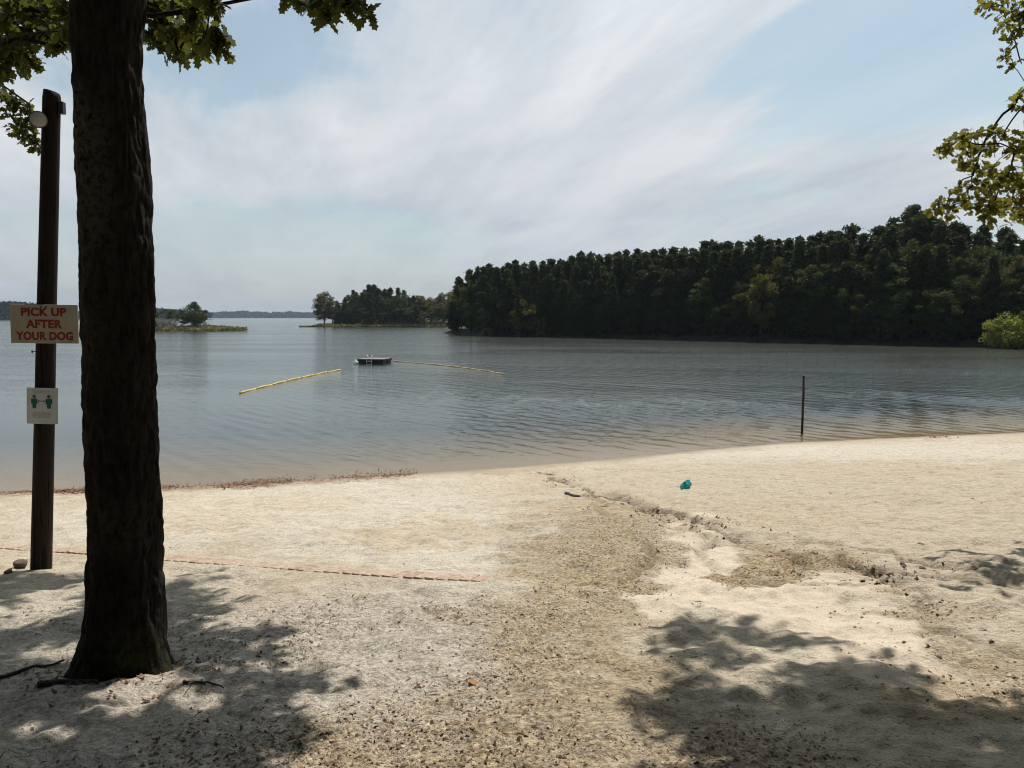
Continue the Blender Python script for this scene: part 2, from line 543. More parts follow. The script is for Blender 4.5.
def grid_mesh(name, xs, ys, hfun, mat, attrs=None):
    X, Y = np.meshgrid(xs, ys)
    Z = hfun(X, Y)
    V = np.stack([X, Y, Z], -1).reshape(-1, 3)
    nx, ny = len(xs), len(ys)
    i = np.arange((nx - 1) * (ny - 1)); r, c = i // (nx - 1), i % (nx - 1)
    a = r * nx + c
    L = np.stack([a, a + 1, a + nx + 1, a + nx], -1).ravel()
    o = mesh_np(name, V, L, np.arange(len(i)) * 4, mat, smooth=True)
    if attrs:
        for k, v in attrs(X, Y, Z).items():
            at_ = o.data.attributes.new(k, 'FLOAT', 'POINT')
            at_.data.foreach_set('value', np.asarray(v, np.float32).ravel())
    return o


ys_near = [1.6]
while ys_near[-1] < 27: ys_near.append(ys_near[-1] + .016 * max(1, ys_near[-1] / 3.0) ** 1.25)
xs = np.concatenate([grow(-13, -EXT, .3)[::-1], axis([(-13, -7, .1), (-7, -3.5, .05), (-3.5, 4.5, .025), (4.5, 9, .05), (9, 19, .1)]), grow(19, EXT, .3)])
ys = np.concatenate([grow(1.6, -300, .1)[::-1], np.array(ys_near), grow(ys_near[-1], EXT, .3)])
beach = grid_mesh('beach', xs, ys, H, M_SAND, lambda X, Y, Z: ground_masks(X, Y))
tag(beach, kind='structure')

# ------------------------------------------------------------------ water sheet
wx = np.concatenate([grow(-14, -EXT + 2, .3)[::-1], axis([(-14, 26, .09)]), grow(26, EXT - 2, .3)])
wy = np.concatenate([grow(15, -290, 1)[::-1], axis([(15, 32, .075), (32, 46, .12)]), grow(46, EXT - 2, .3, 1.12)])


def water_attr(X, Y, Z):
    d = shore_y(X) - Y
    depth = np.maximum(0, -base_h(X, Y))
    return {'murk': 1 - np.exp(-depth * 1.8), 'calm': (.30 + .70 * sstep(.3, 3.0, -d)) * (.45 + .55 * sstep(26, 44, Y)) * (.45 + .55 * np.maximum(sstep(-9, 3, X + (Y - 20) * .12), sstep(36, 70, Y) * .95) * (1 - .40 * sstep(6, 14, X) * sstep(60, 40, Y)))}


def water_h(X, Y):
    """small wind waves, strongest off the right half of the beach, dying out in the shallows"""
    d = shore_y(X) - Y
    n1 = X * .81 + Y * .59; c1 = X * -.59 + Y * .81
    n2 = X * .97 + Y * .24; n3 = X * .55 + Y * .83
    ph = 2.6 * fbm(X * .22, Y * .22, 211, 3) + 1.5 * fbm(n1 * .8, c1 * .16, 215, 2)
    a1 = np.clip(.55 + 1.3 * fbm(n1 * .30, c1 * .10, 221, 3), .05, 1.3)
    w = a1 * np.sin(2 * np.pi * n1 / .66 + 2 * ph) + .45 * np.sin(2 * np.pi * n2 / .48 + 2.7 * ph + 1) * np.clip(.5 + 1.5 * fbm(X * .4, Y * .4, 227, 2), 0, 1) \
        + .28 * np.sin(2 * np.pi * n3 / .95 - 2 * ph)
    w = w + .25 * w * np.abs(w)
    amp = .0185 * sstep(.1, 2.5, -d) * (.30 + .70 * sstep(-7, 2, X + (Y - 20) * .1)) * sstep(45, 30, Y) * sstep(-14, -11, X) * sstep(26, 22, X)
    return amp * w


water = grid_mesh('lake_water', wx, wy, water_h, M_WATER, water_attr)
tag(water, kind='structure')

# ------------------------------------------------------------------ leaves and branching shared by the two oaks
OUT = np.array([(0, 0), (.10, .16), (.26, .22), (.16, .36), (.36, .50), (.19, .60), (.27, .80), (.10, .86), (0, 1.0),
                (-.10, .86), (-.27, .80), (-.19, .60), (-.36, .50), (-.16, .36), (-.26, .22), (-.10, .16)])
LEAF_L = np.stack([OUT[:, 0], OUT[:, 1], .10 * np.abs(OUT[:, 0]) + .10 * np.sin(OUT[:, 1] * 2.2)], -1)


def leaves(name, centres, sizes, mat, parent, droop=.35):
    n = len(centres)
    d = rng.normal(size=(n, 3)); d[:, 2] -= droop; d /= np.linalg.norm(d, axis=1)[:, None]
    a = rng.normal(size=(n, 3)); a[:, 2] += .9
    nn = a - d * (a * d).sum(1)[:, None]; nn /= np.linalg.norm(nn, axis=1)[:, None]
    s = np.cross(d, nn)
    V = (centres[:, None, :] + sizes[:, None, None] * (LEAF_L[None, :, 0:1] * s[:, None] + LEAF_L[None, :, 1:2] * d[:, None] + LEAF_L[None, :, 2:3] * nn[:, None]))
    k = len(LEAF_L)
    return mesh_np(name, V.reshape(-1, 3), np.arange(n * k), np.arange(n) * k, mat, parent)


def to_sun(x, y, h):
    """the point that is h metres above the beach and throws its shadow on (x, y)"""
    t = 1 / math.tan(SUN_EL)
    return np.array([x + h * t * math.sin(SUN_AZ), y + h * t * math.cos(SUN_AZ), float(base_h(np.array([x]), np.array([y]))[0]) + h])


def branches(root_nodes, cl, name, parent, mat, twig=.0033, sprays=()):
    """joins every leaf cluster to the nearest limb; radius follows what a limb carries"""
    nodes = [np.array(p) for p in root_nodes]; par = [-1] * len(nodes); plen = [0.0] * len(nodes)
    base = np.array(root_nodes[0])
    order = np.argsort([np.min(np.linalg.norm(np.array(root_nodes) - c, axis=1)) for c in cl])
    for i in order:
        c = cl[i]
        A = np.array(nodes); D = np.linalg.norm(A - c, axis=1)
        cost = D + .30 * np.array(plen) + .6 * np.maximum(0, A[:, 2] - c[2]) * (np.arange(len(A)) < len(root_nodes))
        j = int(np.argmin(cost))
        nodes.append(c); par.append(j); plen.append(plen[j] + D[j])
    w = np.ones(len(nodes))
    for i in range(len(nodes) - 1, len(root_nodes) - 1, -1):
        if par[i] >= 0: w[par[i]] += w[i]
    mb = MB()
    for i in range(len(root_nodes), len(nodes)):
        a, b = nodes[par[i]], nodes[i]
        L = np.linalg.norm(b - a)
        m1 = a * .66 + b * .34 + rng.normal(size=3) * L * .05 + np.array([0, 0, .05 * L])
        m2 = a * .33 + b * .67 + rng.normal(size=3) * L * .05 + np.array([0, 0, .04 * L])
        ra = twig * math.sqrt(w[i]) * 1.15; rb = twig * math.sqrt(w[i])
        mb.tube([a, m1, m2, b], [ra, ra * .97, rb * 1.02, rb * .9], 6 if w[i] < 12 else 9, cap=True)
    for c, r in sprays:
        for k in range(4):
            e = rng.normal(size=3); e[2] -= .3; e = c + e / np.linalg.norm(e) * r * rng.uniform(.6, 1.1)
            mb.tube([c, c * .5 + e * .5 + rng.normal(size=3) * r * .1, e], [.0028, .0022, .0012], 4, cap=False)
    return mb.build(name, mat, parent, smooth=True)


def cluster_leaves(cl, rad, cnt, size, n_dense=0, small=.095):
    """leaf positions and sizes: the high clusters first, then the small sprays at the branch ends"""
    P = []; Z = []
    for q, (c, r, n) in enumerate(zip(cl, rad, cnt)):
        spray = q >= n_dense
        n = int(n * (3.0 if spray else 2.7)) + 1
        g = rng.normal(size=(n, 3)); g /= np.linalg.norm(g, axis=1)[:, None]
        g *= (rng.random(n) ** .5)[:, None] * r * np.array([1.15, 1.15, .75])
        P.append(c + g); Z.append((small if spray else size) * rng.uniform(.45, 1.3, n))
    return np.concatenate(P), np.concatenate(Z)


# --- the near oak with its trunk in the picture
OAK = gpt(118, 672)
OY = OAK.y
prof = [(0, 73, 146), (50, 74, 144), (100, 78, 143.5), (150, 78, 147), (200, 81, 150), (300, 82, 153), (400, 84, 156), (500, 86, 158),
        (560, 86, 160), (600, 84, 162), (630, 81, 164), (650, 77, 167), (664, 71, 171), (676, 64, 176), (690, 57, 182)]
pz, pc, pr = [], [], []
for (py, l, r) in prof:
    A, B = at(l, py, OY), at(r, py, OY)
    pz.append(A.z); pc.append((A.x + B.x) / 2); pr.append((B.x - A.x) / 2)
pz, pc, pr = np.array(pz)[::-1], np.array(pc)[::-1], np.array(pr)[::-1]
ztop = 11.5
pz = np.append(pz, [7.0, 9.0, ztop]); pc = np.append(pc, [pc[-1] - .12, pc[-1] - .05, pc[-1] + .2]); pr = np.append(pr, [.155, .11, .04])
oak = empty('oak_tree', (OAK.x, OAK.y, OAK.z))
tag(oak, 'dark rough-barked oak trunk standing beside the sign pole, mossy and flared at its base', 'tree')
NA = 150
zz = np.concatenate([np.linspace(pz[0] - .25, 5.9, 420), np.linspace(5.95, ztop, 60)])
TH = np.linspace(0, 2 * np.pi, NA, endpoint=False)
Zg, Tg = np.meshgrid(zz, TH, indexing='ij')
rad = np.interp(Zg, pz, pr); cx = np.interp(Zg, pz, pc)
flare = np.clip(1 - (Zg - OAK.z) / .45, 0, 1.3)
rad = rad * (1 + flare ** 1.6 * (.10 * np.cos(3 * Tg + .6) + .07 * np.cos(5 * Tg + 2.0)))
u = Tg * 6.0 / (2 * np.pi) * 3.2
warp = .9 * fbm(u * .5, Zg * 1.6, 3, 3)
cells = np.abs(vnoise(u * 2.4 + warp * 1.8, Zg * 9.5 + warp * 2, 5)) * 2
ridge = np.sqrt(np.clip(cells, 0, 1)) - .5
sc = np.clip(rad / .2, .3, 1)
rad = rad + sc * (.022 * ridge + .020 * fbm(u * .6, Zg * 1.8, 9, 3) + 0.010 * fbm(u * 2.5, Zg * 16, 19, 3) + .009 * vnoise(u * .5, Zg * 5, 23))
rad = rad * .915
VX = cx + .006 + rad * np.cos(Tg); VY = OY + rad * np.sin(Tg) + .02 * np.sin(Zg)
V = np.stack([VX, VY, Zg], -1).reshape(-1, 3) - np.array(oak.location)
nr = len(zz); i = np.arange((nr - 1) * NA); r_, c_ = i // NA, i % NA
L = np.stack([r_ * NA + c_, r_ * NA + (c_ + 1) % NA, (r_ + 1) * NA + (c_ + 1) % NA, (r_ + 1) * NA + c_], -1).ravel()
trunk = mesh_np('trunk', V, L, np.arange(len(i)) * 4, M_BARK, oak, smooth=True)
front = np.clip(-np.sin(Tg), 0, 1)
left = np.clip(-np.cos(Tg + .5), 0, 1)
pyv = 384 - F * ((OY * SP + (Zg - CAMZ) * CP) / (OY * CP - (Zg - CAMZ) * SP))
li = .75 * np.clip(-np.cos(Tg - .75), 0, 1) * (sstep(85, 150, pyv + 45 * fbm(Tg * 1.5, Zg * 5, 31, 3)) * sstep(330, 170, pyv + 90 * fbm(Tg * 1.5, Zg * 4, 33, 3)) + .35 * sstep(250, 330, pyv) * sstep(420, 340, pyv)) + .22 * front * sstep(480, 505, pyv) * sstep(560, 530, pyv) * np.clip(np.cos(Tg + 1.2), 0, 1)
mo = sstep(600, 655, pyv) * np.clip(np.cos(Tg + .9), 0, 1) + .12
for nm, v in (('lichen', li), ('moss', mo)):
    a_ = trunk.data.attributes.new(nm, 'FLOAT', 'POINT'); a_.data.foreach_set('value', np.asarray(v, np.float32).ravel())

# leaf clusters whose shadows dapple the sand left
cl, rd, ct = [], [], []


def shade(px, py, r, n, hmin=5.0, hmax=8.0, jit=0.0):
    x, y = ground_px(px, py)
    x += rng.normal() * jit; y += rng.normal() * jit
    h = rng.uniform(hmin, hmax)
    p = to_sun(x, y, h)
    for _ in range(30):
        if project(p)[1] < -40 - r * 130: break
        h += .4; p = to_sun(x, y, h)
    cl.append(p); rd.append(r); ct.append(n)


for a in ((195, 572, .14, 10), (222, 575, .10, 7), (185, 592, .20, 22), (205, 597, .14, 12), (235, 600, .10, 6), (190, 612, .22, 24), (215, 612, .14, 12),
          (262, 632, .17, 24), (285, 631, .13, 14), (245, 634, .13, 14), (200, 636, .20, 28), (180, 650, .2, 28), (225, 650, .19, 26), (258, 652, .19, 26),
          (290, 672, .20, 30), (316, 680, .14, 16), (270, 676, .19, 28), (240, 680, .2, 30), (205, 678, .16, 18), (225, 703, .2, 30), (255, 705, .18, 24),
          (245, 728, .2, 30), (275, 736, .17, 22), (262, 752, .17, 22), (225, 745, .19, 26), (205, 725, .15, 14), (175, 748, .16, 18), (215, 772, .2, 28), (180, 775, .2, 26)):
    shade(*a, jit=.02)
gaps = [(185, 712, 30, 11), (133, 690, 24, 9), (108, 713, 24, 12), (30, 742, 42, 13), (128, 762, 20, 9), (175, 682, 16, 9), (45, 612, 18, 8), (70, 596, 20, 6), (60, 655, 26, 6), (8, 620, 14, 8), (195, 760, 14, 8)]
k = 0
while k < 185:
    px, py = rng.uniform(-40, 215), rng.uniform(578, 800)
    if any(((px - g[0]) / (g[2] + 12)) ** 2 + ((py - g[1]) / (g[3] + 10)) ** 2 < 1 for g in gaps): continue
    if px > 190 and py < 640: continue
    shade(px, py, rng.uniform(.14, .24), int(rng.integers(14, 28))); k += 1
for k in range(42):
    px, py = rng.uniform(-30, 88), rng.uniform(570, 640)
    if any(((px - g[0]) / (g[2] + 12)) ** 2 + ((py - g[1]) / (g[3] + 7)) ** 2 < 1 for g in gaps): continue
    shade(px, py, rng.uniform(.16, .26), int(rng.integers(18, 30)))
# the rest of the crown, shading ground behind and left of the photographer
for k in range(330):
    x, y = rng.uniform(-8.5, 2.2), rng.uniform(-6.5, 2.3)
    p = to_sun(x, y, rng.uniform(4.0, 10.5))
    if project(p)[1] < -60: cl.append(p); rd.append(rng.uniform(.3, .5)); ct.append(int(rng.integers(26, 46)))
n_hidden = len(cl)
# the sprays that hang into the top left of the picture
VIS = [(8, 12, 26, 34), (30, 8, 24, 34), (52, 14, 22, 34), (66, 30, 16, 22), (18, 34, 20, 26), (44, 38, 16, 20), (60, 46, 8, 8), (4, 45, 16, 16), (70, 5, 18, 20),
       (10, 62, 14, 12), (26, 64, 9, 7), (3, 72, 11, 8), (34, 58, 6, 4), (4, 96, 9, 6), (14, 103, 12, 9), (6, 112, 10, 8), (24, 106, 9, 6), (30, 120, 9, 6),
       (18, 126, 10, 8), (28, 136, 11, 10), (36, 146, 7, 6), (-18, 96, 12, 8), (-42, 84, 14, 10), (-66, 70, 16, 12), (-95, 50, 18, 12),
       (150, 6, 15, 22), (162, 18, 14, 18), (176, 6, 14, 16), (152, 38, 13, 14), (166, 46, 13, 14), (180, 54, 10, 9), (176, 36, 12, 12), (190, 30, 12, 12), (198, 50, 9, 7),
       (204, 38, 10, 8), (214, 46, 9, 8), (220, 34, 7, 6), (192, 10, 9, 7), (212, 6, 11, 11), (205, -6, 14, 14), (222, 50, 4, 2),
       (288, -2, 10, 8), (302, 4, 8, 5), (318, 6, 13, 13), (330, 13, 9, 7), (342, 3, 12, 12), (356, 8, 9, 7), (366, 13, 7, 6), (325, 20, 5, 2), (330, -16, 24, 26), (300, -18, 14, 10)]
for (px, py, rp, n) in VIS:
    Y = OY + (2.4 if px < 60 and py > 85 else 1.5 + .6 * math.sin(px * .05))
    if px < 60 and py > 85: Y = 9.2
    p = at(px, py, Y)
    cl.append(np.array(p)); rd.append(rp / F * Y * .85); ct.append(int(n * 1.5))
cl = np.array(cl)
LP, LS = cluster_leaves(cl, rd, ct, .13, n_dense=n_hidden)
crown_base = np.array(oak.location)
leaves('crown', LP - crown_base, LS, M_OAK, oak)
roots = [(float(np.interp(z, pz, pc)) - OAK.x, 0, z - OAK.z) for z in np.arange(6.2, ztop, .45)]
branches(roots, cl - crown_base, 'limbs', oak, M_BARK, sprays=list(zip((cl - crown_base)[n_hidden:], rd[n_hidden:])))

# --- the second oak, its trunk just outside the right edge of the picture
OX2, OY2 = 7.4, 6.4
o2 = (OX2, OY2, Hs(OX2, OY2))
oak2 = empty('oak_tree', o2)
tag(oak2, 'yellow-green oak branches hanging in from the right edge of the picture over the sand', 'tree')
z2 = np.linspace(-.3, 10.0, 130)
Zg, Tg = np.meshgrid(z2, np.linspace(0, 2 * np.pi, 64, endpoint=False), indexing='ij')
rad = np.interp(Zg, [-.3, 0, .4, 2, 5, 8, 10], [.42, .36, .25, .21, .17, .10, .04])
uu = Tg * 3; cells = np.sqrt(np.clip(np.abs(vnoise(uu * 2.2, Zg * 4, 77)) * 2, 0, 1)) - .5
rad = rad + .014 * cells * np.clip(rad / .2, .3, 1) + .02 * fbm(uu * .6, Zg * 1.5, 79, 3)
V = np.stack([rad * np.cos(Tg) + .04 * Zg - .01 * Zg ** 2, rad * np.sin(Tg), Zg], -1).reshape(-1, 3)
i = np.arange((len(z2) - 1) * 64); r_, c_ = i // 64, i % 64
L = np.stack([r_ * 64 + c_, r_ * 64 + (c_ + 1) % 64, (r_ + 1) * 64 + (c_ + 1) % 64, (r_ + 1) * 64 + c_], -1).ravel()
mesh_np('trunk', V, L, np.arange(len(i)) * 4, M_BARK, oak2, smooth=True)
cl, rd, ct = [], [], []
for a in ((690, 622, .15, 16), (672, 630, .14, 14), (705, 640, .2, 26), (735, 628, .17, 20), (758, 634, .17, 20), (780, 642, .14, 14), (715, 655, .15, 14),
          (685, 662, .17, 18), (672, 690, .2, 24), (700, 690, .17, 20), (690, 712, .2, 26), (662, 712, .16, 16), (740, 660, .11, 7), (818, 641, .11, 9), (832, 642, .07, 4),
          (725, 700, .2, 24), (745, 715, .22, 30), (720, 735, .22, 30), (755, 745, .24, 34), (720, 765, .22, 28), (800, 668, .15, 15), (820, 675, .2, 24), (860, 668, .18, 20),
          (885, 668, .16, 16), (905, 680, .16, 16), (780, 690, .2, 24), (815, 700, .23, 32), (850, 695, .22, 30), (880, 705, .22, 30), (920, 710, .2, 26),
          (790, 725, .24, 34), (830, 735, .24, 34), (870, 735, .24, 32), (910, 740, .22, 28), (945, 720, .16, 18), (965, 712, .13, 12), (985, 715, .16, 18),
          (1010, 708, .17, 20), (1000, 730, .2, 24), (960, 745, .2, 22), (1030, 745, .22, 26), (800, 765, .24, 32), (850, 770, .24, 32), (900, 775, .2, 22), (960, 778, .2, 22), (1010, 770, .2, 22)):
    shade(*a, hmin=4.5, hmax=7.5, jit=.02)
for k in range(60):
    shade(rng.uniform(690, 1100), rng.uniform(770, 900), rng.uniform(.2, .3), int(rng.integers(20, 34)), 5, 8.5)
for k in range(260):
    x, y = rng.uniform(1.2, 12.5), rng.uniform(-5, 6.5)
    if abs(x) < .66 * y + .7 and y > 2.2: continue
    p = to_sun(x, y, rng.uniform(4.0, 9.5))
    if project(p)[1] > -60 and p[1] > .5: continue
    cl.append(p); rd.append(rng.uniform(.3, .5)); ct.append(int(rng.integers(26, 44)))
VIS2 = [(985, 4, 10, 9), (1002, 6, 14, 18), (1018, 10, 13, 18), (1005, 24, 10, 10), (1018, 30, 11, 11), (1012, 40, 7, 5), (1024, 20, 14, 14), (978, 6, 5, 3),
        (1005, 56, 7, 5), (1010, 64, 7, 5), (1020, 60, 4, 2), (1018, 96, 7, 7), (1026, 104, 9, 9), (1014, 106, 4, 3), (1030, 92, 10, 9),
        (940, 152, 8, 5), (950, 146, 8, 6), (962, 140, 9, 8), (975, 134, 8, 7), (990, 132, 8, 7), (1003, 134, 9, 7), (968, 152, 10, 10), (982, 150, 10, 11), (995, 148, 8, 7), (962, 164, 8, 6),
        (1016, 150, 10, 10), (1026, 140, 12, 12), (975, 168, 11, 12), (990, 170, 9, 8), (1008, 176, 13, 18), (1022, 186, 15, 20), (990, 188, 12, 15), (972, 186, 8, 7), (956, 190, 8, 6),
        (962, 200, 11, 11), (945, 206, 9, 7), (934, 210, 7, 5), (976, 206, 12, 13), (992, 208, 12, 14), (1010, 204, 14, 20), (1025, 212, 14, 18), (950, 216, 7, 5), (985, 218, 8, 6), (1015, 218, 10, 8), (938, 203, 5, 3),
        (1036, 160, 18, 22), (1040, 195, 20, 26), (1045, 60, 20, 18)]
n_hid2 = len(cl)
for (px, py, rp, n) in VIS2:
    Y = 7.9 + .5 * math.sin(px * .09 + py * .05)
    p = at(px, py, Y); cl.append(np.array(p)); rd.append(rp / F * Y * .9); ct.append(int(n * (1.45 if py > 115 else .7)))
cl = np.array(cl)
LP, LS = cluster_leaves(cl, rd, ct, .13, n_hid2, .078)
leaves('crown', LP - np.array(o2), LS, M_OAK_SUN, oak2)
roots = [(.04 * z - .01 * z * z, 0, z) for z in np.arange(2.6, 9.8, .45)]
branches(roots, cl - np.array(o2), 'limbs', oak2, M_BARK, sprays=list(zip((cl - np.array(o2))[n_hid2:], rd[n_hid2:])))

# ------------------------------------------------------------------ far trees
def tri_cloud(P, size, name, mat, parent, elong=1.0, flat=0.0):
    """a leaf-sized quad at each point, turned at random"""
    n = len(P)
    d = rng.normal(size=(n, 3)); d /= np.linalg.norm(d, axis=1)[:, None]
    a = rng.normal(size=(n, 3)); a[:, 2] += flat
    s = np.cross(d, a); s /= np.linalg.norm(s, axis=1)[:, None] + 1e-9
    sz = (size * rng.uniform(.55, 1.25, n))[:, None]
    q = np.stack([P - d * sz * elong * .5, P + s * sz * .32, P + d * sz * elong * .5, P - s * sz * .32], 1)
    return mesh_np(name, q.reshape(-1, 3), np.arange(n * 4), np.arange(n) * 4, mat, parent)


def pine(Ht=15.0, rmax=2.3, crown0=.22, mat=None, top_round=.0, dens=1.0):
    e = empty('pine_tree')
    mb = MB(); tr = Ht * .011
    ph = rng.uniform(0, 6)
    tp = [(.12 * math.sin(ph + z * .4), .12 * math.cos(ph + z * .35), z) for z in np.linspace(-.4, Ht * .97, 12)]
    mb.tube(tp, list(np.linspace(tr, .03, 12)), 7)
    pts = []
    z = Ht * crown0
    while z < Ht * .99:
        f = (z / Ht - crown0) / (1 - crown0)
        r = rmax * min(1, .75 + f * 1.2) * (1 - f) ** (.84 - .40 * top_round) * (1 + .16 * math.sin(z * 1.9 + ph)) + .06
        nb = int(rng.integers(4, 7))
        for k in range(nb):
            an = rng.uniform(0, 6.283); rr = r * rng.uniform(.55, 1.2)
            if rng.random() < .12: continue
            tip = np.array([rr * math.cos(an), rr * math.sin(an), z + rr * rng.uniform(-.12, .35)])
            mb.tube([(0, 0, z - .2), tuple(tip * .5 + np.array([0, 0, z * .5 - .05])), tuple(tip)], [.035, .025, .01], 4, cap=False)
            m = int(4 + rr * 3.0 * dens)
            for t in rng.uniform(.30, 1.05, m):
                c = np.array([0, 0, z]) * (1 - t) + tip * t
                q = c + rng.normal(size=(int(10 * dens), 3)) * np.array([.24, .24, .17])
                pts.append(q)
        z += rng.uniform(.34, .62)
    tt = rng.random(60); pts.append(np.array([[0, 0, Ht * .90]]) + np.stack([rng.normal(size=60) * .30 * (1 - tt), rng.normal(size=60) * .30 * (1 - tt), tt * Ht * .11], -1))
    mb.build('trunk', M_FTRUNK, e)
    tri_cloud(np.concatenate(pts), .34, 'crown', mat or M_PINE, e, 1.6)
    e['h'] = Ht
    return e


def broad(Ht=12.0, rx=2.8, crown0=.2, mat=None, name='leafy_tree', nclump=46, leaf=.36, per=85, spread=1.0, open_=0.0):
    e = empty(name)
    mb = MB()
    mb.tube([(0, 0, -.4), (.1, .05, Ht * .3), (0, .1, Ht * .6), (.1, 0, Ht * .85)], [Ht * .016, Ht * .012, Ht * .008, .03], 7)
    zc = Ht * (crown0 + 1) / 2; rz = Ht * (1 - crown0) / 2
    pts = []
    for k in range(nclump):
        while True:
            q = rng.uniform(-1, 1, 3); l = np.linalg.norm(q)
            if .35 < l < 1: break
        prof_ = 1.0 - .25 * max(0, q[2]) - .12 * max(0, -q[2])
        c = np.array([q[0] * rx * prof_, q[1] * rx * prof_, zc + q[2] * rz * .93])
        z0 = min(Ht * .8, max(Ht * crown0 * .8, c[2] - np.hypot(c[0], c[1]) * .6))
        mb.tube([(.05, .05, z0), tuple(c * .55 + np.array([0, 0, z0 * .45])), tuple(c)], [Ht * .004, Ht * .003, .012], 4, cap=False)
        rc = rx * rng.uniform(.17, .36) * spread
        g = rng.normal(size=(int(per * rng.uniform(.6, 1.2)), 3)); g /= np.linalg.norm(g, axis=1)[:, None]
        g *= (rng.random(len(g)) ** .4)[:, None] * rc * np.array([1.1, 1.1, .8])
        pts.append(c + g)
    mb.build('trunk', M_FTRUNK, e)
    tri_cloud(np.concatenate(pts), leaf, 'crown', mat or M_BROAD, e, 1.15)
    e['h'] = Ht
    return e


def put(proto, loc, height, rot, wide=1.0, label=None, cat='tree', group=None, mat=None, first=[None]):
    """the first use moves the prototype itself, later ones copy it with its parts"""
    if not proto.get('used'):
        o = proto; o['used'] = 1
    else:
        o = proto.copy(); COL.objects.link(o)
        for ch in proto.children:
            c = ch.copy(); COL.objects.link(c); c.parent = o
    s = height / proto['h']
    o.location = loc; o.rotation_euler = (0, 0, rot); o.scale = (s ** .7 * wide, s ** .7 * wide, s)
    tag(o, label, cat, group)
    return o


PINES = [pine(15, 2.7, .05), pine(15, 3.1, .08), pine(15, 2.5, .04), pine(15, 2.9, .12, top_round=.6), pine(15, 3.0, .2, top_round=.9)]
BROADS = [broad(12, 2.9, .03), broad(12, 3.3, .05), broad(12, 2.5, .02), broad(12, 2.8, .03)]
OLIVES = [broad(12, 2.7, .10, M_OLIVE, per=70), broad(12, 3.0, .14, M_OLIVE, per=60)]
TALLPINE = [pine(17, 2.9, .45, top_round=1.0, dens=.9), pine(17, 2.3, .5, top_round=1.0, dens=.8)]

# --- wooded bank on the right
BX = np.array([-40, -14.6, -6, 15, 31, 45, 57, 63, 70, 80, 140], float)
BY = np.array([200, 176, 152, 137, 120, 107, 96, 82, 66, 50, -20], float)


def bank_t(x, y):
    return np.minimum(y - np.interp(x, BX, BY), (x + .085 * y) * 1.3)


def bank_h(x, y):
    t = bank_t(x, y)
    return np.where(t > 0, .5 * sstep(0, 1.6, t) + .09 * t - .0004 * t * t, np.maximum(t * .35, -2.5)) + .12 * fbm(x * .5, y * .5, 3, 3) * (t > .3)


bank = grid_mesh('wooded_bank', np.arange(-45, 150, 1.5), np.arange(20, 250, 1.5), bank_h, M_BANK)
tag(bank, kind='structure')
SKX = [440, 450, 462, 475, 500, 540, 580, 600, 640, 680, 700, 740, 760, 780, 800, 815, 830, 848, 862, 875, 888, 900, 915, 928, 945, 965, 990, 1024, 1100]
SKY = [296, 284, 275, 268, 263, 258, 253, 252, 249, 245, 243, 239, 237, 238, 234, 233, 231, 227, 232, 229, 219, 210, 207, 213, 221, 224, 227, 232, 232]
G_WOOD = 'trees of the wood across the lake'
rows = [(.8, .36, .62, 15, .0), (3.5, .60, .80, 13, .0), (7.0, .84, .95, 11, .0), (10.5, .91, .99, 10, 0), (14, .94, 1.02, 9.5, 0)]
for k, (off, lo, hi, step, _) in enumerate(rows):
    px = 452 + rng.uniform(0, 8) + k * 1.5
    while px < 1075:
        X0 = np.linspace(-14, 69, 400); Y0 = np.interp(X0, BX, BY)
        j = int(np.argmin(np.abs(512 + F * X0 / Y0 - px)))
        Y = Y0[j] + off + rng.uniform(-1.2, 1.2)
        x = (px - 512) / F * Y
        if bank_t(np.array(x), np.array(Y)) > .6 * (k > 0) + .3:
            g = float(bank_h(np.array(x), np.array(Y)))
            top = at(px, np.interp(px, SKX, SKY), Y).z
            full = top - g
            hgt = full * rng.uniform(lo, hi)
            right = px > 835
            pr_ = rng.random()
            if px < 640: kind = 'p' if pr_ < .86 or k > 2 else 'b'
            elif not right: kind = 'p' if pr_ < (.62 if k < 2 else .85) else ('b' if pr_ < .9 else 'o')
            else: kind = 'p' if pr_ < .3 else ('b' if pr_ < .9 else 'o')
            if k == 0 and kind == 'p' and rng.random() < .3: kind = 'b'
            if kind == 'p':
                put(PINES[int(rng.integers(0, 3 if k > 1 and not right else 5))], (x, Y, g), hgt, rng.uniform(0, 6.28), rng.uniform(.95, 1.2) * (1.12 if k > 1 else 1.0),
                    'dark pine, one of many packed in the dense wood along the right far shore', 'pine tree', G_WOOD)
            elif kind == 'b':
                put(BROADS[int(rng.integers(0, 4))], (x, Y, g), hgt * .94, rng.uniform(0, 6.28), rng.uniform(.9, 1.15),
                    'dark green broad-leaved tree, one of several among the pines of the right far shore', 'leafy tree', G_WOOD)
            else:
                put(OLIVES[int(rng.integers(0, 2))], (x, Y, g), hgt * .86, rng.uniform(0, 6.28), rng.uniform(.8, 1.0),
                    'olive broad-leaved tree showing paler among the dark pines of the right far shore', 'leafy tree', G_WOOD)
        px += step * rng.uniform(.75, 1.25)


def on_bank(px, off):
    X0 = np.linspace(-14, 69, 800); Y0 = np.interp(X0, BX, BY)
    j = int(np.argmin(np.abs(512 + F * X0 / Y0 - px)))
    Y = Y0[j] + off; x = (px - 512) / F * Y
    return x, Y, float(bank_h(np.array(x), np.array(Y)))


def special(proto, px, off, toppy, label, cat, wide=1.0, group=None):
    x, Y, g = on_bank(px, off)
    return put(proto, (x, Y, g), at(px, toppy, Y).z - g, px * .37, wide, label, cat, group)


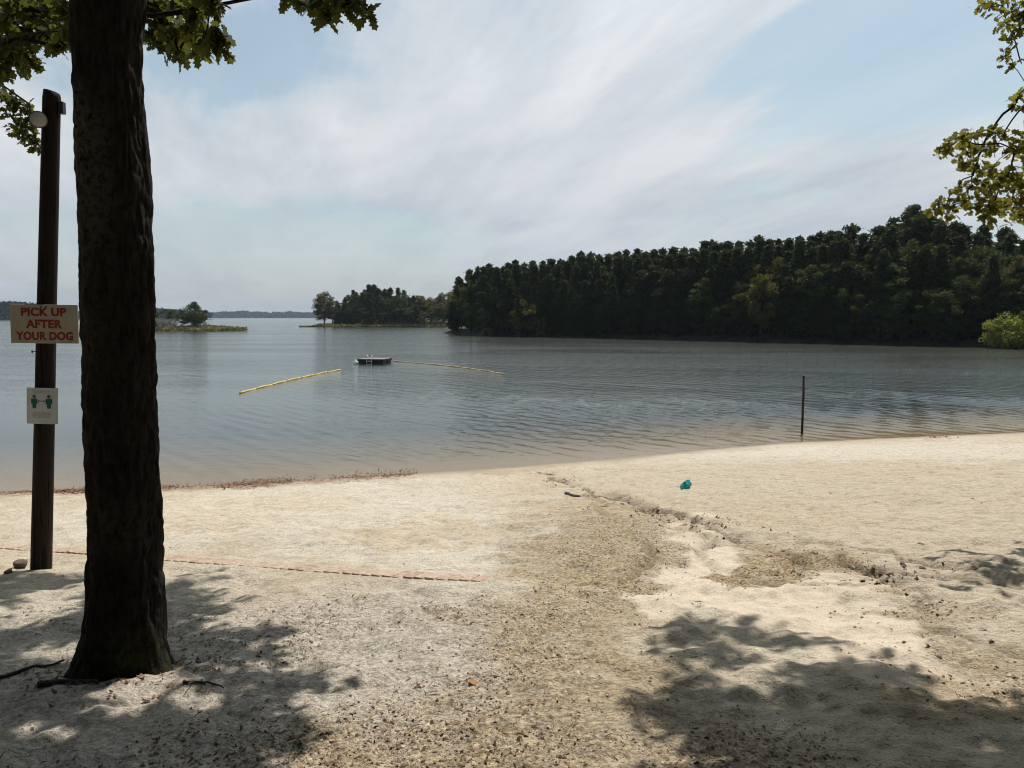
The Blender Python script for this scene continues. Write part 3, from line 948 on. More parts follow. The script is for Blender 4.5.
special(TALLPINE[0], 908, 14, 206, 'tallest tree of the right far shore, its uneven crown topping the skyline', 'pine tree', 1.15)
special(TALLPINE[1], 848, 16, 224, 'flat-topped pine standing clear of the skyline, second tallest on the right far shore', 'pine tree', 1.1)
special(TALLPINE[0], 888, 17, 219, 'open-crowned pine on the skyline just left of the tallest tree', 'pine tree', .95)
# a few pale leafy crowns stand out
special(broad(7, 2.4, .05, M_OLIVE, nclump=34, per=60), 526, -.2, 296, 'pale olive tree leaning out low in front of the dark pines', 'leafy tree', 1.05)
special(broad(5, 1.7, .05, M_OLIVE, nclump=24, per=60), 541, -.4, 317, 'small olive bush at the water below the pale olive tree', 'bush')
special(broad(2.2, 1.5, 0, M_PALE, 'shrub', nclump=18, per=50, leaf=.25), 487, -.3, 328, 'pale grey-green shrub at the foot of the pines near the wood\'s left tip', 'bush')
special(broad(2.0, 1.3, 0, M_PALE, 'shrub', nclump=14, per=50, leaf=.25), 520, -.4, 331, 'low pale shrub at the water left of the small olive bush', 'bush')
special(broad(5, 2.9, 0, M_LIME, 'shrub', nclump=150, per=80, leaf=.24), 1013, -.6, 314, 'bright yellow-green rounded bush on the far shore at the right edge', 'bush', 1.15)
special(broad(12, 3.0, .05, M_OLIVE, nclump=60), 1018, 4, 252, 'light green tree rising behind the bright rounded bush', 'leafy tree', .9)
special(broad(8, 2.2, .05, M_OLIVE, nclump=40), 760, .6, 268, 'olive tree coloured paler as if catching light, half way up the middle of the right far wood', 'leafy tree', 1.0)  # the paler leaf colour stands in for light on this crown

# --- lower wood further off, left of it
LBX = np.linspace(-74, -14, 60)


def low_t(x, y):
    px = 512 + F * x / y
    return np.minimum(y - 286 + .08 * (x + 20), (px - 312) * .3)


def low_h(x, y):
    t = low_t(x, y)
    return np.where(t > 0, .7 * sstep(0, 3, t) + .03 * t, np.maximum(t * .3, -2)) + .15 * fbm(x * .4, y * .4, 8, 3) * (t > .5)


low = grid_mesh('low_bank', np.arange(-90, 10, 2.0), np.arange(265, 380, 2.0), low_h, M_BANK)
tag(low, kind='structure')
LKX = [312, 320, 326, 332, 338, 345, 352, 362, 372, 385, 393, 402, 412, 420, 428, 436, 447, 470]
LKY = [300, 293, 291, 300, 303, 297, 290, 287, 286, 290, 287, 289, 294, 290, 297, 296, 291, 290]
G_LOW = 'trees of the lower wood in the middle distance'
for k, (off, lo, hi, step) in enumerate([(1, .40, .66, 6.5), (4.5, .66, .88, 6), (9, .86, 1.0, 6), (13, .95, 1.05, 6.5)]):
    px = 337 + rng.uniform(0, 2)
    while px < 462:
        Y = 290 + off + rng.uniform(-2, 2); x = (px - 512) / F * Y
        g = float(low_h(np.array(x), np.array(Y)))
        hgt = (at(px, np.interp(px, LKX, LKY), Y).z - g) * rng.uniform(lo, hi)
        q = rng.random()
        if px > 420: pool, mm, lb, ct_ = OLIVES, 1, 'olive leafy tree in the lower wood left of the dense pines', 'leafy tree'
        elif q < .5: pool, mm, lb, ct_ = PINES[:4], 1, 'dark pine in the lower wood left of the dense pines', 'pine tree'
        else: pool, mm, lb, ct_ = BROADS, 1, 'dark green leafy tree in the lower wood left of the dense pines', 'leafy tree'
        put(pool[int(rng.integers(0, len(pool)))], (x, Y, g), hgt, rng.uniform(0, 6.28), rng.uniform(1.1, 1.45), lb, ct_, G_LOW)
        px += step * rng.uniform(.75, 1.25)
def on_low(px, off):
    Y = 290 + off; x = (px - 512) / F * Y
    return x, Y, float(low_h(np.array(x), np.array(Y)))
for px, off, top, pool, wd, lb in ((325, 3, 291, broad(12, 3.4, .02, M_OLIVE, nclump=110, per=85), 1.15, 'tall olive tree standing alone at the left tip of the lower wood'),
                                   (341, 7, 299, BROADS[2], 1.5, 'dark leafy tree filling the left end of the lower wood behind the smaller olive tree'),
                                   (333, 5, 300, OLIVES[1], 1.45, 'smaller olive tree beside the lone tall one at the lower wood\'s left tip')):
    x, Y, g = on_low(px, off); put(pool, (x, Y, g), at(px, top, Y).z - g, px, wd, lb, 'leafy tree')
LOWSHRUB = broad(3, 1.9, 0, M_OLIVE, 'shrub', nclump=16, per=45, leaf=.3)
for px in (352, 366, 377, 392, 408, 424, 437):
    x, Y, g = on_low(px, -1.5 + rng.uniform(-.5, .5))
    put(LOWSHRUB, (x, Y, g), rng.uniform(2.2, 4.0), px, 1.1, 'low olive shrub at the waterline under the lower wood', 'bush', 'shrubs along the lower wood')

# --- small island at left
def isl_h(x, y):
    t = 1 - np.hypot((x + 80) / 12.5, (y - 206) / 9)
    return .9 * t + .1 * fbm(x * .5, y * .5, 4, 3)


isl = grid_mesh('island', np.arange(-96, -62, 1.0), np.arange(192, 220, 1.0), isl_h, M_BANK); tag(isl, kind='structure')
def on_isl(px, Y):
    x = (px - 512) / F * Y; return x, Y, max(.1, float(isl_h(np.array(x), np.array(Y))))
x, Y, g = on_isl(196, 205)
put(broad(8, 3.0, .05, M_BROAD, nclump=60, per=80), (x, Y, g), at(196, 300, Y).z - g, 1, 1.15, 'round dark tree at the middle of the small island', 'leafy tree')
x, Y, g = on_isl(183, 209)
put(BROADS[1], (x, Y, g), at(183, 306, Y).z - g, 2, .7, 'shorter dark tree just left of the island\'s round tree', 'leafy tree')
x, Y, g = on_isl(206, 207)
put(BROADS[3], (x, Y, g), at(206, 309, Y).z - g, 2, .5, 'small dark tree just right of the island\'s round tree', 'leafy tree')


for px, tp, wd, lb in ((159, 308, 1.15, 'dark tree at the left end of the small island, behind the bare bushes'), (171, 306, 1.1, 'dark tree between the island\'s left end and its round tree')):
    x, Y, g = on_isl(px, 210)
    put(BROADS[2 if px < 165 else 0], (x, Y, g), at(px, tp, Y).z - g, px, wd, lb, 'leafy tree')


def bare_bush(h):
    e = empty('bare_bush'); mb = MB()
    for k in range(26):
        an = rng.uniform(0, 6.28); r = h * rng.uniform(.2, .6)
        p0 = np.array([0, 0, -.1]); tip = np.array([r * math.cos(an), r * math.sin(an), h * rng.uniform(.6, 1.05)])
        mid = tip * .5 + rng.normal(size=3) * .12
        mb.tube([p0, mid, tip], [.07, .045, .02], 5)
        for q in range(4):
            t2 = mid + (tip - mid) * rng.uniform(.1, .9); e2 = t2 + rng.normal(size=3) * h * .16 + np.array([0, 0, .2])
            mb.tube([t2, e2], [.035, .015], 4)
    mb.build('stems', M_GREYWOOD, e); e['h'] = h
    return e


BB = bare_bush(4.0)
for px, hh, lb in ((164, 3.4, 'bare grey bush at the left end of the small island, taller of the two'), (174, 2.8, 'bare grey bush between the taller bare bush and the island\'s dark trees')):
    x, Y, g = on_isl(px, 203); put(BB, (x, Y, g), hh, px, 1.2, lb, 'bush')
n = 2600
a = rng.uniform(0, 6.283, n); r = np.sqrt(rng.random(n)) * .93
GX, GY = -80 + 12.5 * r * np.cos(a), 206 + 9 * r * np.sin(a)
P = np.stack([GX, GY, isl_h(GX, GY) + rng.uniform(.0, .75, n)], -1)
gr = tri_cloud(P, .7, 'island_grass', M_GRASS, None, 1.5); tag(gr, 'dry yellowish grass covering the small island', 'grass', kind='stuff')
# shoreline grass under the lower wood
n = 2600
PX = rng.uniform(300, 447, n); YY = 287 + rng.uniform(-2, 4, n); XX = (PX - 512) / F * YY
P = np.stack([XX, YY, np.maximum(.05, low_h(XX, YY)) + rng.uniform(0, .6, n) * (PX > 318) + rng.uniform(0, .3, n)], -1)
gr = tri_cloud(P, .6, 'bank_grass', M_GRASS, None, 1.5); tag(gr, 'dry grass along the waterline under the lower wood', 'grass', kind='stuff')

# --- woods on the far side of the lake, too far to tell trees apart
def far_wood(name, x0, x1, Y, top, n, size, lb, seed):
    xs_ = rng.uniform(x0, x1, n)
    tp = top * (1 + .35 * fbm(xs_ / 60, xs_ * 0 + seed, seed, 3) + .22 * fbm(xs_ / 12, xs_ * 0 + seed, seed + 2, 2))
    edge = sstep(0, 60, xs_ - x0) * sstep(0, 60, x1 - xs_) * .5 + .5
    yy = Y + rng.random(n) ** 1.5 * 70
    zz_ = tp * edge * rng.random(n) ** .55
    P = np.stack([xs_, yy, zz_], -1)
    o = tri_cloud(P, size, name, M_FARWOOD, None, 1.3)
    tag(o, lb, 'wood', kind='stuff'); return o


far_wood('far_wood', -1150, -545, 980, 19, 22000, 5.2, 'dark far wood along the horizon at the left edge, behind the sign', 3)
far_wood('far_wood', -660, -492, 1250, 15, 7000, 5.0, 'dark far wood on the horizon behind the small island', 9)
far_wood('distant_wood', -2600, 200, 3000, 20, 26000, 12, 'hazy blue strip of woods on the horizon right of the island', 5)
bk = grid_mesh('far_bank', np.linspace(-2700, 300, 60), np.linspace(2990, 3300, 4), lambda X, Y: np.where(Y > 3000, 2.0, -.5), M_BANK); tag(bk, kind='structure')
bk = grid_mesh('far_bank', np.linspace(-1180, -480, 60), np.linspace(970, 1400, 6), lambda X, Y: np.where(Y > 980, 1.0, -.5), M_BANK); tag(bk, kind='structure')

# ------------------------------------------------------------------ sign pole
M_SIGN = simple('sign_board_cream', (.29, .27, .22), .6, .12, 6)
M_RED = simple('sign_red_paint', (.17, .014, .010), .6, .2, 30)
M_PAPER = simple('laminated_paper', (.46, .49, .53), .35, .06, 8)
M_TEAL = simple('pictogram_teal', (.02, .085, .09), .6, .1, 30)
M_GREY = simple('printed_grey', (.33, .33, .33), .6, .1, 30)
M_LENS = simple('lamp_glass', (.38, .365, .32), .25, .08, 10, spec=.5)
M_BLACK = simple('dark_metal', (.03, .03, .033), .5, .3, 12, metal=.3)
M_STEEL = simple('galvanised_steel', (.45, .45, .46), .4, .15, 15, metal=.7)
def pole_material():
    g = NT('weathered_pole')
    tc = g.n('TexCoord'); P = tc.outputs['Object']
    mp = g.n('Mapping'); mp.inputs['Scale'].default_value = (1, 1, .045); g.l(P, mp.inputs['Vector'])
    grain = g.noise(mp.outputs[0], 75, 5, .65)
    crack = g.ramp(g.noise(mp.outputs[0], 34, 3, .5), [(.56, 0.0), (.60, 1.0)])
    sp = g.n('SeparateXYZ'); g.l(P, sp.inputs[0])
    low = g.math('ADD', g.math('MULTIPLY', sp.outputs[2], -.55), g.math('ADD', .75, g.math('MULTIPLY', g.noise(P, 3, 3), .5)), True)
    c = g.mix(grain, (.005, .004, .004), (.022, .016, .0155))
    c = g.mix(g.math('MULTIPLY', low, .8), c, g.mix(grain, (.020, .014, .010), (.085, .062, .045)))
    c = g.mix(g.math('MULTIPLY', crack, .75), c, (.003, .002, .002))
    p = g.n('BsdfPrincipled'); p.inputs['Roughness'].default_value = .85; p.inputs['Specular IOR Level'].default_value = .15
    g.l(c, p.inputs['Base Color'])
    b = g.n('Bump'); b.inputs['Strength'].default_value = .8; b.inputs['Distance'].default_value = .006
    g.l(g.math('SUBTRACT', grain, crack), b.inputs['Height']); g.l(b.outputs[0], p.inputs['Normal'])
    g.l(p.outputs[0], g.out.inputs[0])
    return g.m


M_POLE = pole_material()
B = gpt(41, 568); PY = B.y
pole_top = at(51.8, 92, PY)
pole = empty('sign_pole', B)
tag(pole, 'dark round wooden pole left of the oak trunk carrying two signs', 'pole')
axis_ = (pole_top - B)
mb = MB()
rb, rt = 9.9 / F * PY, 8.0 / F * PY
NZ, NT_ = 90, 40
vs, fs = [], []
for i_ in range(NZ):
    t = -.06 + 1.06 * i_ / (NZ - 1)
    c = axis_ * t
    for k in range(NT_):
        an = 2 * math.pi * k / NT_
        rr = (rb + (rt - rb) * max(t, 0)) * (1 + .012 * math.sin(3 * an + t * 5) + .02 * float(vnoise(np.array(an * 4), np.array(t * 9), 3)))
        rr *= 1 - .10 * max(0, (t - .992) / .008)
        zc = .018 * math.cos(an - .4) if i_ == NZ - 1 else 0     # slightly slanted saw cut
        vs.append((c.x + rr * math.cos(an), c.y + rr * math.sin(an), c.z - zc))
for i_ in range(NZ - 1):
    for k in range(NT_):
        k2 = (k + 1) % NT_; fs.append((i_ * NT_ + k, i_ * NT_ + k2, (i_ + 1) * NT_ + k2, (i_ + 1) * NT_ + k))
fs.append(tuple((NZ - 1) * NT_ + k for k in range(NT_)))
mb.add(vs, fs); mb.build('shaft', M_POLE, pole, smooth=True)
mb = MB(); c = at(62, 108, PY) - B; mb.box(c, (.045, .06, .11), bev=.006); mb.box(c + Vector((-.02, 0, -.03)), (.05, .03, .03), bev=.004); mb.build('bracket', M_BLACK, pole)
mb = MB(); c = at(38.5, 351.5, PY) - B; mb.lathe(c + Vector((.02, -.03, 0)), (-1, -.25, 0), [(0, .06), (.012, .06), (.012, .05), (.004, .05), (.004, 0)], 10); mb.build('nail', M_BLACK, pole)


def text_mesh(txt, size, bold=.012):
    cu = bpy.data.curves.new('lettering', 'FONT'); cu.body = txt; cu.size = size; cu.align_x = 'CENTER'; cu.align_y = 'CENTER'
    cu.extrude = .0012; cu.offset = bold * size; cu.space_character = 1.06
    o = bpy.data.objects.new('tmp', cu); COL.objects.link(o)
    dg = bpy.context.evaluated_depsgraph_get()
    me = bpy.data.meshes.new_from_object(o.evaluated_get(dg))
    bpy.data.objects.remove(o); bpy.data.curves.remove(cu)
    return me


# sign faces the camera: local x right, local z up
def sign_frame(c, yaw, roll):
    e = empty('dog_sign', c); e.rotation_euler = (0, R(roll), R(yaw)); return e


SY = PY - .135
sc_ = at(44.5, 324, SY)
sg = sign_frame(sc_, 0, .6)
tag(sg, 'cream rectangular board on the pole reading PICK UP AFTER YOUR DOG in red', 'sign')
w_, h_ = 67.5 / F * SY, 38.5 / F * SY
mb = MB(); mb.box((0, 0, 0), (w_, .014, h_), bev=.004); mb.build('board', M_SIGN, sg)
for txt, dz, wd in (('PICK UP', .31, 45), ('AFTER', .0, 36), ('YOUR DOG', -.31, 57)):
    me = text_mesh(txt, h_ * .345, .042)
    xs_ = [v.co.x for v in me.vertices]; zs_ = [v.co.y for v in me.vertices]
    k = wd / F * SY / (max(xs_) - min(xs_)); kz = (h_ * .222) / (max(zs_) - min(zs_)); mx = (max(xs_) + min(xs_)) / 2; mz = (max(zs_) + min(zs_)) / 2
    for v in me.vertices: v.co = Vector(((v.co.x - mx) * k, -.0085 - v.co.z * .6, (v.co.y - mz) * kz))
    me.update(); me.materials.clear(); me.materials.append(M_RED)
    o = bpy.data.objects.new('lettering', me); COL.objects.link(o); o.parent = sg; o.location = (0, 0, dz * h_)
for sx in (-.12, .12):
    mb = MB(); mb.lathe((sx * w_ * .3, -.007, h_ * .44), (0, -1, 0), [(.008, 0), (.007, .003), (0, .004)], 10); mb.build('screw', M_BLACK, sg)

S2 = PY - .125
c2 = at(41.5, 406, S2)
s2 = empty('notice', c2); s2.rotation_euler = (0, R(1.5), 0)
tag(s2, 'white laminated sheet below the dog sign showing two figures joined by an arrow', 'notice')
w2, h2 = 31.5 / F * S2, 36.5 / F * S2
vs, fs = [], []
nx_, nz_ = 14, 14
for j in range(nz_ + 1):
    for i_ in range(nx_ + 1):
        u_, v_ = i_ / nx_ - .5, j / nz_ - .5
        vs.append((u_ * w2, .05 * u_ * u_ * (1 + v_) + .012 * v_ * v_, v_ * h2))
for j in range(nz_):
    for i_ in range(nx_):
        a_ = j * (nx_ + 1) + i_; fs.append((a_, a_ + 1, a_ + nx_ + 2, a_ + nx_ + 1))
nv = len(vs)
vs2 = [(x_, y_ + .002, z_) for x_, y_, z_ in vs]
mb = MB(); mb.add(vs + vs2, fs + [tuple(q + nv for q in f[::-1]) for f in fs]); mb.build('sheet', M_PAPER, s2, smooth=True)


def surf(u_, v_): return (u_ * w2, .05 * u_ * u_ * (1 + v_) + .012 * v_ * v_ - .0025, v_ * h2)


def flat(mb, poly):
    mb.add([surf(*p) for p in poly], [tuple(range(len(poly)))])


for cx_ in (-.235, .235):
    mb = MB(); cz = .13
    flat(mb, [(cx_ + .055 * math.cos(t), cz + .13 + .048 * math.sin(t)) for t in np.linspace(0, 6.283, 14)[:-1]])
    flat(mb, [(cx_ - .10, cz + .07), (cx_ + .10, cz + .07), (cx_ + .105, cz - .07), (cx_ + .07, cz - .07), (cx_ + .055, cz - .20), (cx_ - .055, cz - .20), (cx_ - .07, cz - .07), (cx_ - .105, cz - .07)])
    mb.build('figure', M_TEAL, s2)
mb = MB()
flat(mb, [(-.12, .135), (-.07, .165), (-.07, .143), (.07, .143), (.07, .165), (.12, .135), (.07, .105), (.07, .127), (-.07, .127), (-.07, .105)])
mb.build('arrow', M_TEAL, s2)
mb = MB()
for v0, u0, u1 in ((.395, -.30, .30), (.36, -.22, .22), (-.20, -.28, .28), (-.245, -.32, .32), (-.29, -.30, .30), (-.335, -.26, .26)):
    u_ = u0
    while u_ < u1:
        wd = rng.uniform(.03, .09)
        flat(mb, [(u_, v0), (min(u_ + wd, u1), v0), (min(u_ + wd, u1), v0 + .022), (u_, v0 + .022)]); u_ += wd + .02
mb.build('print', M_GREY, s2)

# flood lamp
LC = at(38.5, 119.5, PY - .14)
lamp = empty('flood_lamp', LC)
tag(lamp, 'round flood lamp with a pale glass face on the pole near its top', 'lamp')
ax = Vector((.50, -.80, .05)).normalized()
mb = MB(); mb.lathe((0, 0, 0), ax, [(0.001, -.19), (.028, -.185), (.033, -.14), (.040, -.11), (.064, -.036), (.077, -.004), (.077, .007), (.072, .009)], 28); mb.build('housing', M_BLACK, lamp, smooth=True)
mb = MB(); mb.lathe((0, 0, 0), ax, [(.073, .002), (.063, .009), (.040, .016), (.018, .020), (0, .021)], 28); mb.build('glass', M_LENS, lamp, smooth=True)
back = ax * -.16
pc_ = at(45, 108, PY) - LC
mb = MB(); mb.tube([back, back + Vector((.02, .05, .05)), back * .4 + Vector((0, .1, .12)), Vector((pc_.x, pc_.y, .11))], .009, 8); mb.build('arm', M_BLACK, lamp, smooth=True)

# stones by the pole foot
M_STONE = simple('brown_stone', (.13, .095, .07), .95, .4, 8, bump=.4)


def stone(name, loc, size, seed, mat, squash=.6):
    import bmesh
    bm = bmesh.new(); bmesh.ops.create_icosphere(bm, subdivisions=3, radius=1)
    rs = np.random.default_rng(seed); pl = rs.normal(size=(9, 3)); pl /= np.linalg.norm(pl, axis=1)[:, None]; off_ = rs.uniform(.55, .9, 9)
    for v in bm.verts:
        c = np.array(v.co)
        for p, q in zip(pl, off_):
            dd = c @ p - q
            if dd > 0: c = c - p * dd * .92
        v.co = Vector(c * np.array([size, size * .8, size * squash]))
    me = bpy.data.meshes.new(name); bm.to_mesh(me); bm.free(); me.materials.append(mat)
    o = bpy.data.objects.new(name, me); COL.objects.link(o); o.location = loc; o.rotation_euler = (0, 0, seed)
    return o


p = gpt(21, 567); tag(stone('stone', p + Vector((0, 0, .03)), .085, 3, M_STONE), 'brown angular stone at the foot of the sign pole', 'stone')
p = gpt(9, 572); tag(stone('stone', p + Vector((0, 0, .01)), .055, 5, M_STONE), 'smaller flat stone left of the angular stone by the pole', 'stone')

# ------------------------------------------------------------------ swimming raft, float lines, post
M_DECK = simple('raft_deck', (.20, .19, .17), .8, .2, 5)
M_FLOAT = simple('raft_float_black', (.016, .016, .018), .5, .3, 6)
M_RAIL = simple('raft_white_rail', (.75, .75, .74), .35, .08, 6)
M_YEL = simple('yellow_float', (.55, .38, .08), .5, .12, 3)
M_YEL2 = simple('faded_float', (.50, .38, .17), .6, .2, 3)
M_ROPE = simple('rope', (.48, .42, .30), .8, .2, 20)
RY = 62.0
rc = at(375, 362, RY); rx_ = rc.x
raft = empty('swim_raft', (rx_, RY, 0)); raft.rotation_euler = (0, 0, R(-10)); raft.scale = (.86, .86, .86)
tag(raft, 'square swimming raft with pale deck and black floats moored far out', 'raft')
mb = MB()
for i_ in range(9): mb.box((0, -1.06 + .265 * i_, .45), (2.35, .25, .04), bev=.008)
mb.build('deck', M_DECK, raft)
mb = MB()
for sy in (-1.19, 1.19): mb.box((0, sy, .37), (2.40, .05, .15), bev=.008)
for sx in (-1.19, 1.19): mb.box((sx, 0, .37), (.05, 2.32, .15), bev=.008)
mb.build('frame', M_FLOAT, raft)
for i_ in range(3):
    for sy in (-.62, .62):
        mb = MB(); mb.box((-.79 + .79 * i_, sy, .12), (.70, 1.05, .36), bev=.05); mb.build('float', M_FLOAT, raft)
lad = MB()
for sx in (-.22, .22):
    lad.tube([(sx - .1, -1.25, -.5), (sx - .1, -1.25, .5), (sx - .1, -1.20, .72), (sx - .1, -1.05, .80), (sx - .1, -.90, .72), (sx - .1, -.86, .47)], .022, 8)
for z in (-.3, 0.0, .28): lad.tube([(-.32, -1.25, z), (.12, -1.25, z)], .022, 8)
lad.build('ladder', M_RAIL, raft, smooth=True)


def float_line(p0, p1, sag, mat, rad_, label, seglen=1.5, rope_ends=.6, thin=False):
    p0, p1 = Vector((p0[0], p0[1], .02)), Vector((p1[0], p1[1], .02))
    e = empty('float_line', p0); tag(e, label, 'float line', 'float lines of the swimming area')
    L_ = (p1 - p0).length; d_ = (p1 - p0) / L_; nrm = Vector((-d_.y, d_.x, 0))

    def pt(t):
        return d_ * (L_ * t) + nrm * sag * (4 * t * (1 - t)) + nrm * .03 * math.sin(t * 17) + Vector((0, 0, .012 * math.sin(t * 40)))
    mb = MB(); mb.tube([pt(t) for t in np.linspace(0, 1, 60)], .016, 6); mb.build('rope', M_ROPE, e, smooth=True)
    n_ = max(2, int(L_ / seglen))
    for k in range(n_):
        a_, b_ = (k + .003) / n_, (k + .997) / n_
        mb = MB(); ts = np.linspace(a_, b_, 6)
        mb.tube([pt(t) for t in ts], [rad_ * .97] + [rad_] * 4 + [rad_ * .97], 10); mb.build('float', mat, e, smooth=True)
    return e


def wpt(px, py):
    d = ray(px, py); t = CAMZ / -d[2]; return (d[0] * t, d[1] * t)


float_line(wpt(240, 393.5), wpt(340, 370), .35, M_YEL, .046, 'bright yellow float line slanting towards shore left of the raft', 2.4)
float_line(wpt(394, 361.5), wpt(504, 374.5), .9, M_YEL2, .045, 'thin faded float line curving away right of the raft', 1.4)
x, y = wpt(355.5, 364)
b_ = empty('buoy', (x, y, 0)); tag(b_, 'small pale buoy floating just left of the raft', 'buoy')
mb = MB(); mb.lathe((0, 0, -.15), (0, 0, 1), [(0, 0), (.13, .03), (.2, .12), (.22, .22), (.18, .33), (.08, .41), (.05, .44), (.05, .5), (0, .5)], 18); mb.build('float', M_RAIL, b_, smooth=True)
mb = MB(); mb.tube([(.03 * math.cos(t) * 1.6, 0, .40 + .045 * math.sin(t)) for t in np.linspace(0, 6.283, 14)], .01, 6); mb.build('ring', M_STEEL, b_)

x, y = wpt(802, 431)
M_PIPE = simple('rusty_pipe', (.045, .032, .026), .7, .5, 6)
zb = Hs(x, y)
ps = empty('water_post', (x, y, zb)); tag(ps, 'thin dark post standing upright in the shallows near the right-hand shore', 'post')
ztp = at(802, 376, y).z
mb = MB(); mb.tube([(0, 0, -.2), (.01, 0, .7 * ztp - zb), (.0, 0, ztp - zb)], [.038, .037, .034], 12); mb.build('shaft', M_PIPE, ps, smooth=True)
mb = MB(); mb.lathe((0, 0, ztp - zb - .05), (0, 0, 1), [(.035, 0), (.043, .0), (.043, .05), (.037, .06), (0, .062)], 14); mb.build('cap', M_BLACK, ps, smooth=True)

# ------------------------------------------------------------------ small things on the sand
# teal bag
import bmesh
p = gpt(685.5, 489)
bm = bmesh.new(); bmesh.ops.create_icosphere(bm, subdivisions=4, radius=1)
for v in bm.verts:
    c = v.co.copy()
    f = .8 + .42 * float(vnoise(np.array(c.x * 2.1 + 5 + c.z), np.array(c.y * 2.1 + c.z * 1.7), 5)) + .25 * abs(float(vnoise(np.array(c.x * 5 + c.z * 3), np.array(c.y * 5 - c.z * 2), 9)))
    v.co = Vector((c.x * .095 * f + .02 * c.z, c.y * .09 * f, max(-.05, c.z * .098 * f + .02 * c.x)))
me = bpy.data.meshes.new('plastic_bag'); bm.to_mesh(me); bm.free(); me.materials.append(simple('teal_plastic', (.03, .40, .42), .3, .3, 14, bump=.5, spec=.5))
o = bpy.data.objects.new('plastic_bag', me); COL.objects.link(o); o.location = p + Vector((0, 0, .05)); tag(o, 'crumpled teal plastic bag lying on the sand', 'bag')

# brick edging half buried in the sand
ep = EDGE
d_ = np.cumsum([0] + [math.dist(a_, b2) for a_, b2 in zip(ep[:-1], ep[1:])])
mb = MB(); s_ = 0.0
ex = np.array([q[0] for q in ep]); ey = np.array([q[1] for q in ep])
while s_ < d_[-1]:
    x, y = np.interp(s_, d_, ex), np.interp(s_, d_, ey); x2, y2 = np.interp(s_ + .05, d_, ex), np.interp(s_ + .05, d_, ey)
    an = math.atan2(y2 - y, x2 - x) + rng.normal() * .03
    Rm = Matrix.Rotation(an, 3, 'Z') @ Matrix.Rotation(rng.normal() * .02 - .115, 3, 'X') @ Matrix.Rotation(rng.normal() * .015, 3, 'Y')
    ppx = project((x, y, Hs(x, y)))[0]
    lift = -.0262 + .0060 * sstep(300, 400, ppx) + rng.normal() * .002
    if ppx < 330: lift += .012 * float(vnoise(np.array(x * 2.0), np.array(0.0), 3))
    mb.box((x, y, Hs(x, y) + lift), (.088, .24, .062), Rm, bev=.008)
    s_ += .104
o = mb.build('brick_edging', M_BRICK); rebase(o, (ep[3][0], ep[3][1], Hs(*ep[3])))
tag(o, 'row of worn reddish bricks edging the sand, half buried', 'edging')


def twig_pts(px0, py0, px1, py1, lift, wob, n=9):
    a_, b2 = gpt(px0, py0), gpt(px1, py1)
    out = []
    for t in np.linspace(0, 1, n):
        q = a_.lerp(b2, t); q.x += rng.normal() * wob; q.y += rng.normal() * wob
        q.z = Hs(q.x, q.y) + lift + abs(rng.normal()) * wob * .3
        out.append(q)
    return out


def stick(name, pts, r0, r1, label, forks=2):
    mb = MB(); mb.tube(pts, list(np.linspace(r0, r1, len(pts))), 8)
    for k in range(forks):
        q = pts[2 + k * 3]; e = q + Vector((rng.uniform(-.2, .2), rng.uniform(-.15, .15), .03))
        mb.tube([q, q.lerp(e, .5) + Vector((0, 0, .01)), e], [r1, r1 * .8, r1 * .5], 6)
    o = mb.build(name, M_TWIG, None, smooth=True); rebase(o, pts[0]); tag(o, label, 'stick'); return o


stick('fallen_branch', twig_pts(-15, 684, 62, 663, .008, .012), .013, .007, 'dark fallen branch lying in the shade left of the oak trunk', 0)
stick('fallen_branch', twig_pts(40, 690, 100, 690, .008, .008), .021, .012, 'short thick dark branch lying against the front of the oak\'s roots', 0)
stick('fallen_branch', twig_pts(183, 690, 226, 686, .008, .01), .009, .004, 'thin twig in the shade just right of the oak trunk', 1)
stick('fallen_branch', twig_pts(566, 493, 580, 499, .01, .01), .03, .015, 'short dark stick beside the gully near the waterline', 0)


